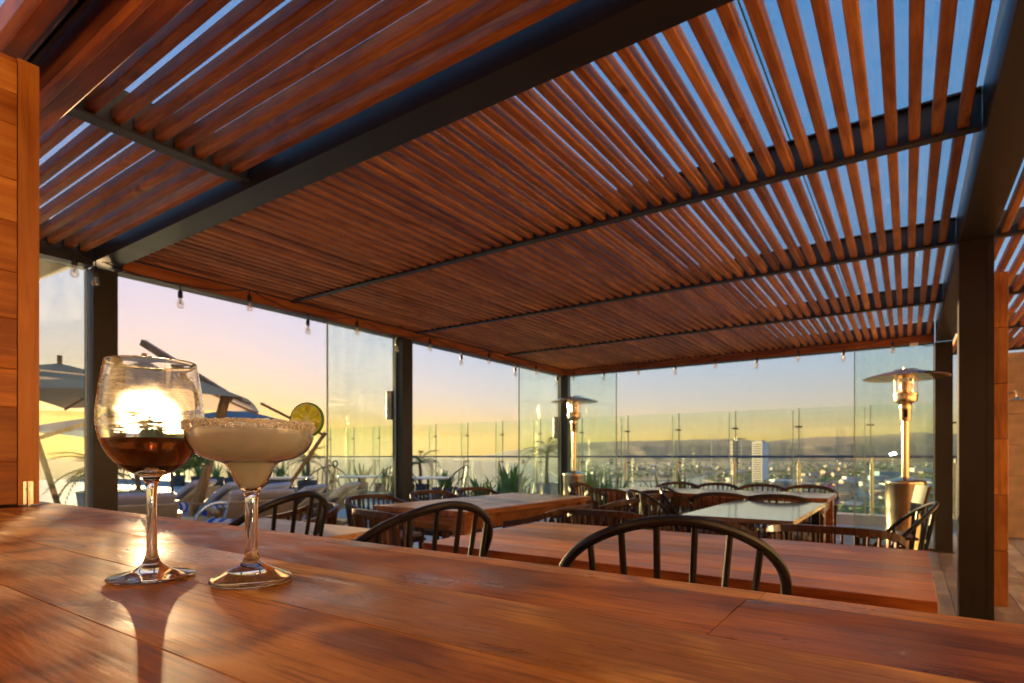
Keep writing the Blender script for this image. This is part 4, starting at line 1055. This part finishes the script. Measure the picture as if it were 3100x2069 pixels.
s0 = at(790,1222,9.2); s1 = at(985,1320,9.2); s2 = at(868,1500,9.2); s2.z = .02
e = empty('umbrella_stand', (s1.x,s1.y,0), 0, 'wooden cantilever stand leaning behind the margarita glass', 'umbrella stand')
o_ = Vector((s1.x,s1.y,0)); MB().bar(s0-o_, s1-o_, .035,.04).build('arm', M['polewood'], e); MB().bar(at(855,1500,9.2)-o_, at(985,1310,9.2)-o_, .04,.045,up=(0,1,0)).build('pole', M['polewood'], e)
MB().bar(at(845,1560,9.2)-o_, at(855,1500,9.2)-o_, .05,.05,up=(0,1,0)).build('pole', M['polewood'], e)
c2 = at(196,1383,8.6)
umbrella('umbrella with hanging valance behind the left glass screen', (c2.x-.2,c2.y), 1.45, .50, 2.02, M['canopy'], TH+.5, None, .13)
c3 = at(330,1383,14); umbrella('small far umbrella low behind the left glass screen', (c3.x,c3.y), 1.5, .5, 1.62, M['canopy_blue'], TH+.1, None, 0)
l0 = at(60,1345,7.2); l1 = at(300,1270,7.8); l2 = at(100,1320,7.2); l3 = at(170,1480,7.0)
e = empty('umbrella_stand', (l0.x,l0.y,0), 0, 'dark leaning umbrella arm behind the left glass screen', 'umbrella stand'); o_ = Vector((l0.x,l0.y,0))
MB().bar(l0-o_, l1-o_, .05,.05).build('arm', M['polewood'], e); l4 = at(215,1383,7.0); l4.z = .02; MB().bar(at(112,1335,7.1)-o_, l4-o_, .05,.05,up=(0,1,0)).build('pole', M['polewood'], e)
# awning corner at the upper left
aw = empty('awning', (0,0,0), 0, 'tan canvas awning corner lit by the sun at the upper left', 'awning')
A_ = [at(60,770,5.4), at(250,800,6.6), at(120,848,6.6), at(20,900,5.6)]
mb = MB(); mb.add(A_+[p+Vector((0,0,.05)) for p in A_], [(0,1,2,3),(7,6,5,4),(0,4,5,1),(1,5,6,2),(2,6,7,3),(3,7,4,0)]); mb.build('canvas', M['canvas'], aw)

# ------------------------------------------------------------------ the two drinks
WX, WY, WZ = -.616, .264, .9808
wg = empty('wine_glass', (WX,WY,WZ), 0, 'stemmed wine glass half full of red wine on the counter', 'wine glass')
outer = [(0,0),(.0365,0),(.0382,.0007),(.0383,.0018),(.0365,.0028),(.028,.0045),(.017,.0075),(.0095,.0125),(.0062,.019),(.0048,.028),(.0043,.045),(.0042,.072),(.0048,.086),(.0062,.094),(.0095,.0995)]
bowl = [(.0165,.1030),(.026,.1095),(.0345,.1185),(.0408,.130),(.0447,.1435),(.0460,.1545),(.0456,.166),(.0442,.180),(.0420,.196),(.0394,.2115)]
inner = [(.0392,.2123),(.0386,.2115),(.0412,.196),(.0433,.180),(.0447,.166),(.0450,.1545),(.0436,.1435),(.0397,.130),(.0334,.1195),(.0248,.111),(.014,.1060),(.006,.1045),(0,.1042)]
def smoothprof(P_, n=4): return [(max(0,v.x), v.y) for v in cat([(a,b_,0) for a,b_ in P_], n)]
GL = smoothprof(outer[2:]+bowl, 3); IN = smoothprof(inner, 3); IN[-1] = (0, IN[-1][1])
MB().lathe([(0,0),(.0365,0)]+GL+IN, 72).build('glass', M['glass'], wg, 50)
m, N, L, b = newmat('red_wine'); setp(b, Base_Color=(.16,.040,.012,1), Roughness=.02, IOR=1.34, Transmission_Weight=.75); M['wine'] = m
lvl = .1372
wp_ = [(r_-.00025,z) for r_,z in IN if z < lvl and r_ > .0004][::-1]
zl = lvl; rl = wp_[-1][0]+.0006
MB().lathe([(0,.1046)]+wp_+[(rl,zl),(rl-.001,zl-.0006),(0,zl-.0006)], 72).build('wine', M['wine'], wg, 50)
# dried smears on the inside of the bowl: they scatter the low sun forwards
m, N, L, b = newmat('glass_smears'); N.remove(b); out = N['Material Output']
tc = N.new('ShaderNodeTexCoord'); mp = N.new('ShaderNodeMapping'); mp.inputs['Scale'].default_value = (40,40,260); L.new(tc.outputs['Object'], mp.inputs[0])
n1 = N.new('ShaderNodeTexNoise'); n1.inputs['Scale'].default_value = 1; n1.inputs['Detail'].default_value = 7; n1.inputs['Roughness'].default_value = .65; n1.inputs['Distortion'].default_value = .5; L.new(mp.outputs[0], n1.inputs['Vector'])
mp2 = N.new('ShaderNodeMapping'); mp2.inputs['Scale'].default_value = (34,34,34); L.new(tc.outputs['Object'], mp2.inputs[0])
n2 = N.new('ShaderNodeTexNoise'); n2.inputs['Scale'].default_value = 1; n2.inputs['Detail'].default_value = 3; L.new(mp2.outputs[0], n2.inputs['Vector'])
ad = N.new('ShaderNodeMath'); ad.operation = 'MULTIPLY'; L.new(n1.outputs[0], ad.inputs[0]); L.new(n2.outputs[0], ad.inputs[1])
r = ramp(N, [(.19,(0,0,0)), (.40,(.7,.7,.7))]); L.new(ad.outputs[0], r.inputs[0])
rf = N.new('ShaderNodeBsdfRefraction'); rf.inputs['IOR'].default_value = 1.12; rf.inputs['Roughness'].default_value = .30; rf.inputs[0].default_value = (1,.97,.9,1)
tl = N.new('ShaderNodeBsdfTranslucent'); tl.inputs[0].default_value = (.9,.85,.75,1)
mxa = N.new('ShaderNodeMixShader'); mxa.inputs[0].default_value = .12; L.new(rf.outputs[0], mxa.inputs[1]); L.new(tl.outputs[0], mxa.inputs[2])
tp = N.new('ShaderNodeBsdfTransparent'); mx = N.new('ShaderNodeMixShader'); L.new(r.outputs[0], mx.inputs[0]); L.new(tp.outputs[0], mx.inputs[1]); L.new(mxa.outputs[0], mx.inputs[2]); L.new(mx.outputs[0], out.inputs[0])
M['smear'] = m
sm = [(r_+.0003,z) for r_,z in smoothprof(bowl, 3) if lvl+.004 < z < .207]
MB().lathe(sm, 72).build('smears', M['smear'], wg, 0)

MX, MY, MZ = -.518, .310, .9808
mg = empty('margarita_glass', (MX,MY,MZ), 0, 'margarita glass with salted rim and pale cloudy cocktail', 'cocktail glass')
mo = [(.0366,.0008),(.0368,.0032),(.0345,.0052),(.027,.0085),(.0175,.0128),(.0100,.0172),(.0072,.021),(.0060,.027),(.0057,.035),(.0057,.074),(.0062,.0815),(.0082,.0865),(.0118,.0915),(.0155,.0972),(.0185,.1030),(.0208,.1085),(.0240,.1128),(.0305,.1150),(.0400,.1176),(.0490,.1232),(.0545,.1312),(.0568,.1400),(.0572,.1505)]
mi = [(.0566,.1512),(.0560,.1505),(.0556,.1400),(.0533,.1318),(.0480,.1242),(.0394,.1188),(.0300,.1162),(.0228,.1140),(.0196,.1095),(.0172,.1035),(.0142,.0982),(.0104,.0928),(.0064,.0890),(.003,.0875),(0,.0872)]
MO = smoothprof(mo, 3); MI = smoothprof(mi, 3); MI[-1] = (0, MI[-1][1])
MB().lathe([(0,.0)]+[(.0355,0)]+MO+MI, 72).build('glass', M['tumbler'], mg, 50)
m, N, L, b = newmat('cloudy_cocktail'); setp(b, Base_Color=(.80,.80,.68,1), Roughness=.15, Subsurface_Weight=1.0, Subsurface_Radius=(.03,.028,.022), Subsurface_Scale=1.0, IOR=1.34)
tc = N.new('ShaderNodeTexCoord'); no = N.new('ShaderNodeTexNoise'); no.inputs['Scale'].default_value = 60; no.inputs['Detail'].default_value = 5; L.new(tc.outputs['Object'], no.inputs['Vector'])
r = ramp(N, [(.3,(.82,.90,.84)), (.7,(.93,.98,.96))]); L.new(no.outputs[0], r.inputs[0]); L.new(r.outputs[0], b.inputs['Base Color'])
tl = N.new('ShaderNodeBsdfTranslucent'); L.new(r.outputs[0], tl.inputs[0]); mx = N.new('ShaderNodeMixShader'); mx.inputs[0].default_value = .35
L.new(b.outputs[0], mx.inputs[1]); L.new(tl.outputs[0], mx.inputs[2]); L.new(mx.outputs[0], N['Material Output'].inputs[0]); M['cocktail'] = m
lv = .1445
cp = [(r_-.0003,z) for r_,z in MI if z < lv and r_ > .0005][::-1]
MB().lathe([(0,.0876)]+cp+[(cp[-1][0],lv),(0,lv)], 72).build('cocktail', M['cocktail'], mg, 50)
m, N, L, b = newmat('salt_crystals'); setp(b, Base_Color=(.97,.96,.97,1), Roughness=.3, Transmission_Weight=.1, IOR=1.5, Subsurface_Weight=.2); M['salt'] = m
srn = random.Random(3); mb = MB()
for i in range(2200):
    a = srn.uniform(0,6.283); q = srn.random(); z = .1512-q*q*(.0055+.0028*math.sin(a*3.1)+.0015*math.sin(a*11))+srn.uniform(0,.0010); r0 = .0574+srn.uniform(-.0008,.0009)-(.0012 if z > .1508 else 0)
    s = srn.uniform(.00025,.00085); c_ = Vector((r0*math.cos(a),r0*math.sin(a),z))
    rot = Matrix.Rotation(srn.uniform(0,6),3,'Z') @ Matrix.Rotation(srn.uniform(0,6),3,'X')
    vs = [c_+rot@Vector((x*s,y*s,zz_*s*.8)) for x in (-1,1) for y in (-1,1) for zz_ in (-1,1)]
    mb.add(vs, [(0,1,3,2),(4,6,7,5),(0,4,5,1),(2,3,7,6),(0,2,6,4),(1,5,7,3)])
tag(mb.build('salt_rim', M['salt'], mg), kind='stuff')
# bubbles caught in the stem
for z, s in ((.070,.0011),(.052,.0006),(.033,.0008)): MB().lathe([(0,-s),(s*.8,-s*.6),(s,0),(s*.8,s*.6),(0,s)], 10, (.0006,0,z)).build('bubble', pane('air_bubble',(1,1,1),2.0) if 'bub' not in M else M['bub'], mg)

# lime wheel standing on the rim
limec = at(930, 1272, .565)
lm = empty('lime_slice', limec, 0, 'lime wheel perched on the salted rim of the margarita', 'lime')
lm.rotation_euler = (R(90), R(6), TH+R(-6))
def lmat(name, c, sss, rough=.3, tr=.4, bump=0):
    m, N, L, b = newmat(name); setp(b, Base_Color=(*c,1), Roughness=rough)
    tc = N.new('ShaderNodeTexCoord'); no = N.new('ShaderNodeTexNoise'); no.inputs['Scale'].default_value = 260; no.inputs['Detail'].default_value = 4; L.new(tc.outputs['Object'], no.inputs['Vector'])
    r = ramp(N, [(.3,tuple(x*.75 for x in c)), (.7,tuple(min(1,x*1.25) for x in c))]); L.new(no.outputs[0], r.inputs[0]); L.new(r.outputs[0], b.inputs['Base Color'])
    tl = N.new('ShaderNodeBsdfTranslucent'); L.new(r.outputs[0], tl.inputs[0]); mx = N.new('ShaderNodeMixShader'); mx.inputs[0].default_value = tr
    if bump:
        bp = N.new('ShaderNodeBump'); bp.inputs['Strength'].default_value = bump; bp.inputs['Distance'].default_value = .0008; L.new(no.outputs[0], bp.inputs['Height']); L.new(bp.outputs[0], b.inputs['Normal'])
    L.new(b.outputs[0], mx.inputs[1]); L.new(tl.outputs[0], mx.inputs[2]); L.new(mx.outputs[0], N['Material Output'].inputs[0]); return m
RL = .0172; TK = .0045
MB().lathe([(RL-.0013,-TK/2),(RL-.0003,-TK/2+.0002),(RL,-TK/2+.001),(RL,TK/2-.001),(RL-.0003,TK/2-.0002),(RL-.0013,TK/2)], 64).build('rind', lmat('lime_rind',(.09,.30,.02),0,.35,.1), lm, 40)
MB().lathe([(0,-TK/2+.0006),(RL-.0013,-TK/2+.0004),(RL-.0012,TK/2-.0004),(0,TK/2-.0006)], 64).build('pith', lmat('lime_pith',(.92,.92,.62),0,.5,.6), lm, 40)
flesh = lmat('lime_flesh',(.84,.90,.12),0,.15,.75,.4)
for k in range(10):
    a0_ = k*R(36)+R(3.0); a1_ = (k+1)*R(36)-R(3.0)
    for side in (-1,1):
        mb = MB(); P_ = [(.0022*math.cos((a0_+a1_)/2),.0022*math.sin((a0_+a1_)/2))]
        for i in range(7):
            a = a0_+(a1_-a0_)*i/6; rr = (RL-.0026)*(1-.05*abs(i-3)/3); P_.append((rr*math.cos(a),rr*math.sin(a)))
        n = len(P_); zt = side*(TK/2+.0001); zb = side*(TK/2-.0006); cxy = (sum(p[0] for p in P_)/n, sum(p[1] for p in P_)/n)
        vs = [(x,y,zb) for x,y in P_]+[(cxy[0]+(x-cxy[0])*.9,cxy[1]+(y-cxy[1])*.9,zt) for x,y in P_]
        fs = [(i,(i+1)%n,n+(i+1)%n,n+i) for i in range(n)]+[tuple(range(n,2*n))]
        if side < 0: fs = [f[::-1] for f in fs]
        mb.add(vs, fs).build('segment', flesh, lm)

# ------------------------------------------------------------------ the evening air
hz = MB().box(-15600,15600,-15600,15600,SEA-1.0,640).build('haze', None)
m = bpy.data.materials.new('evening_air'); m.use_nodes = True; N = m.node_tree.nodes; L = m.node_tree.links
for n in list(N): N.remove(n)
out = N.new('ShaderNodeOutputMaterial'); pv = N.new('ShaderNodeVolumePrincipled')
pv.inputs['Color'].default_value = (.90,.92,.96,1); pv.inputs['Density'].default_value = 0.9e-5; pv.inputs['Anisotropy'].default_value = .35
L.new(pv.outputs[0], out.inputs['Volume']); hz.data.materials.append(m)
tag(hz, 'thin evening haze over the bay and the hills', 'haze', kind='stuff')
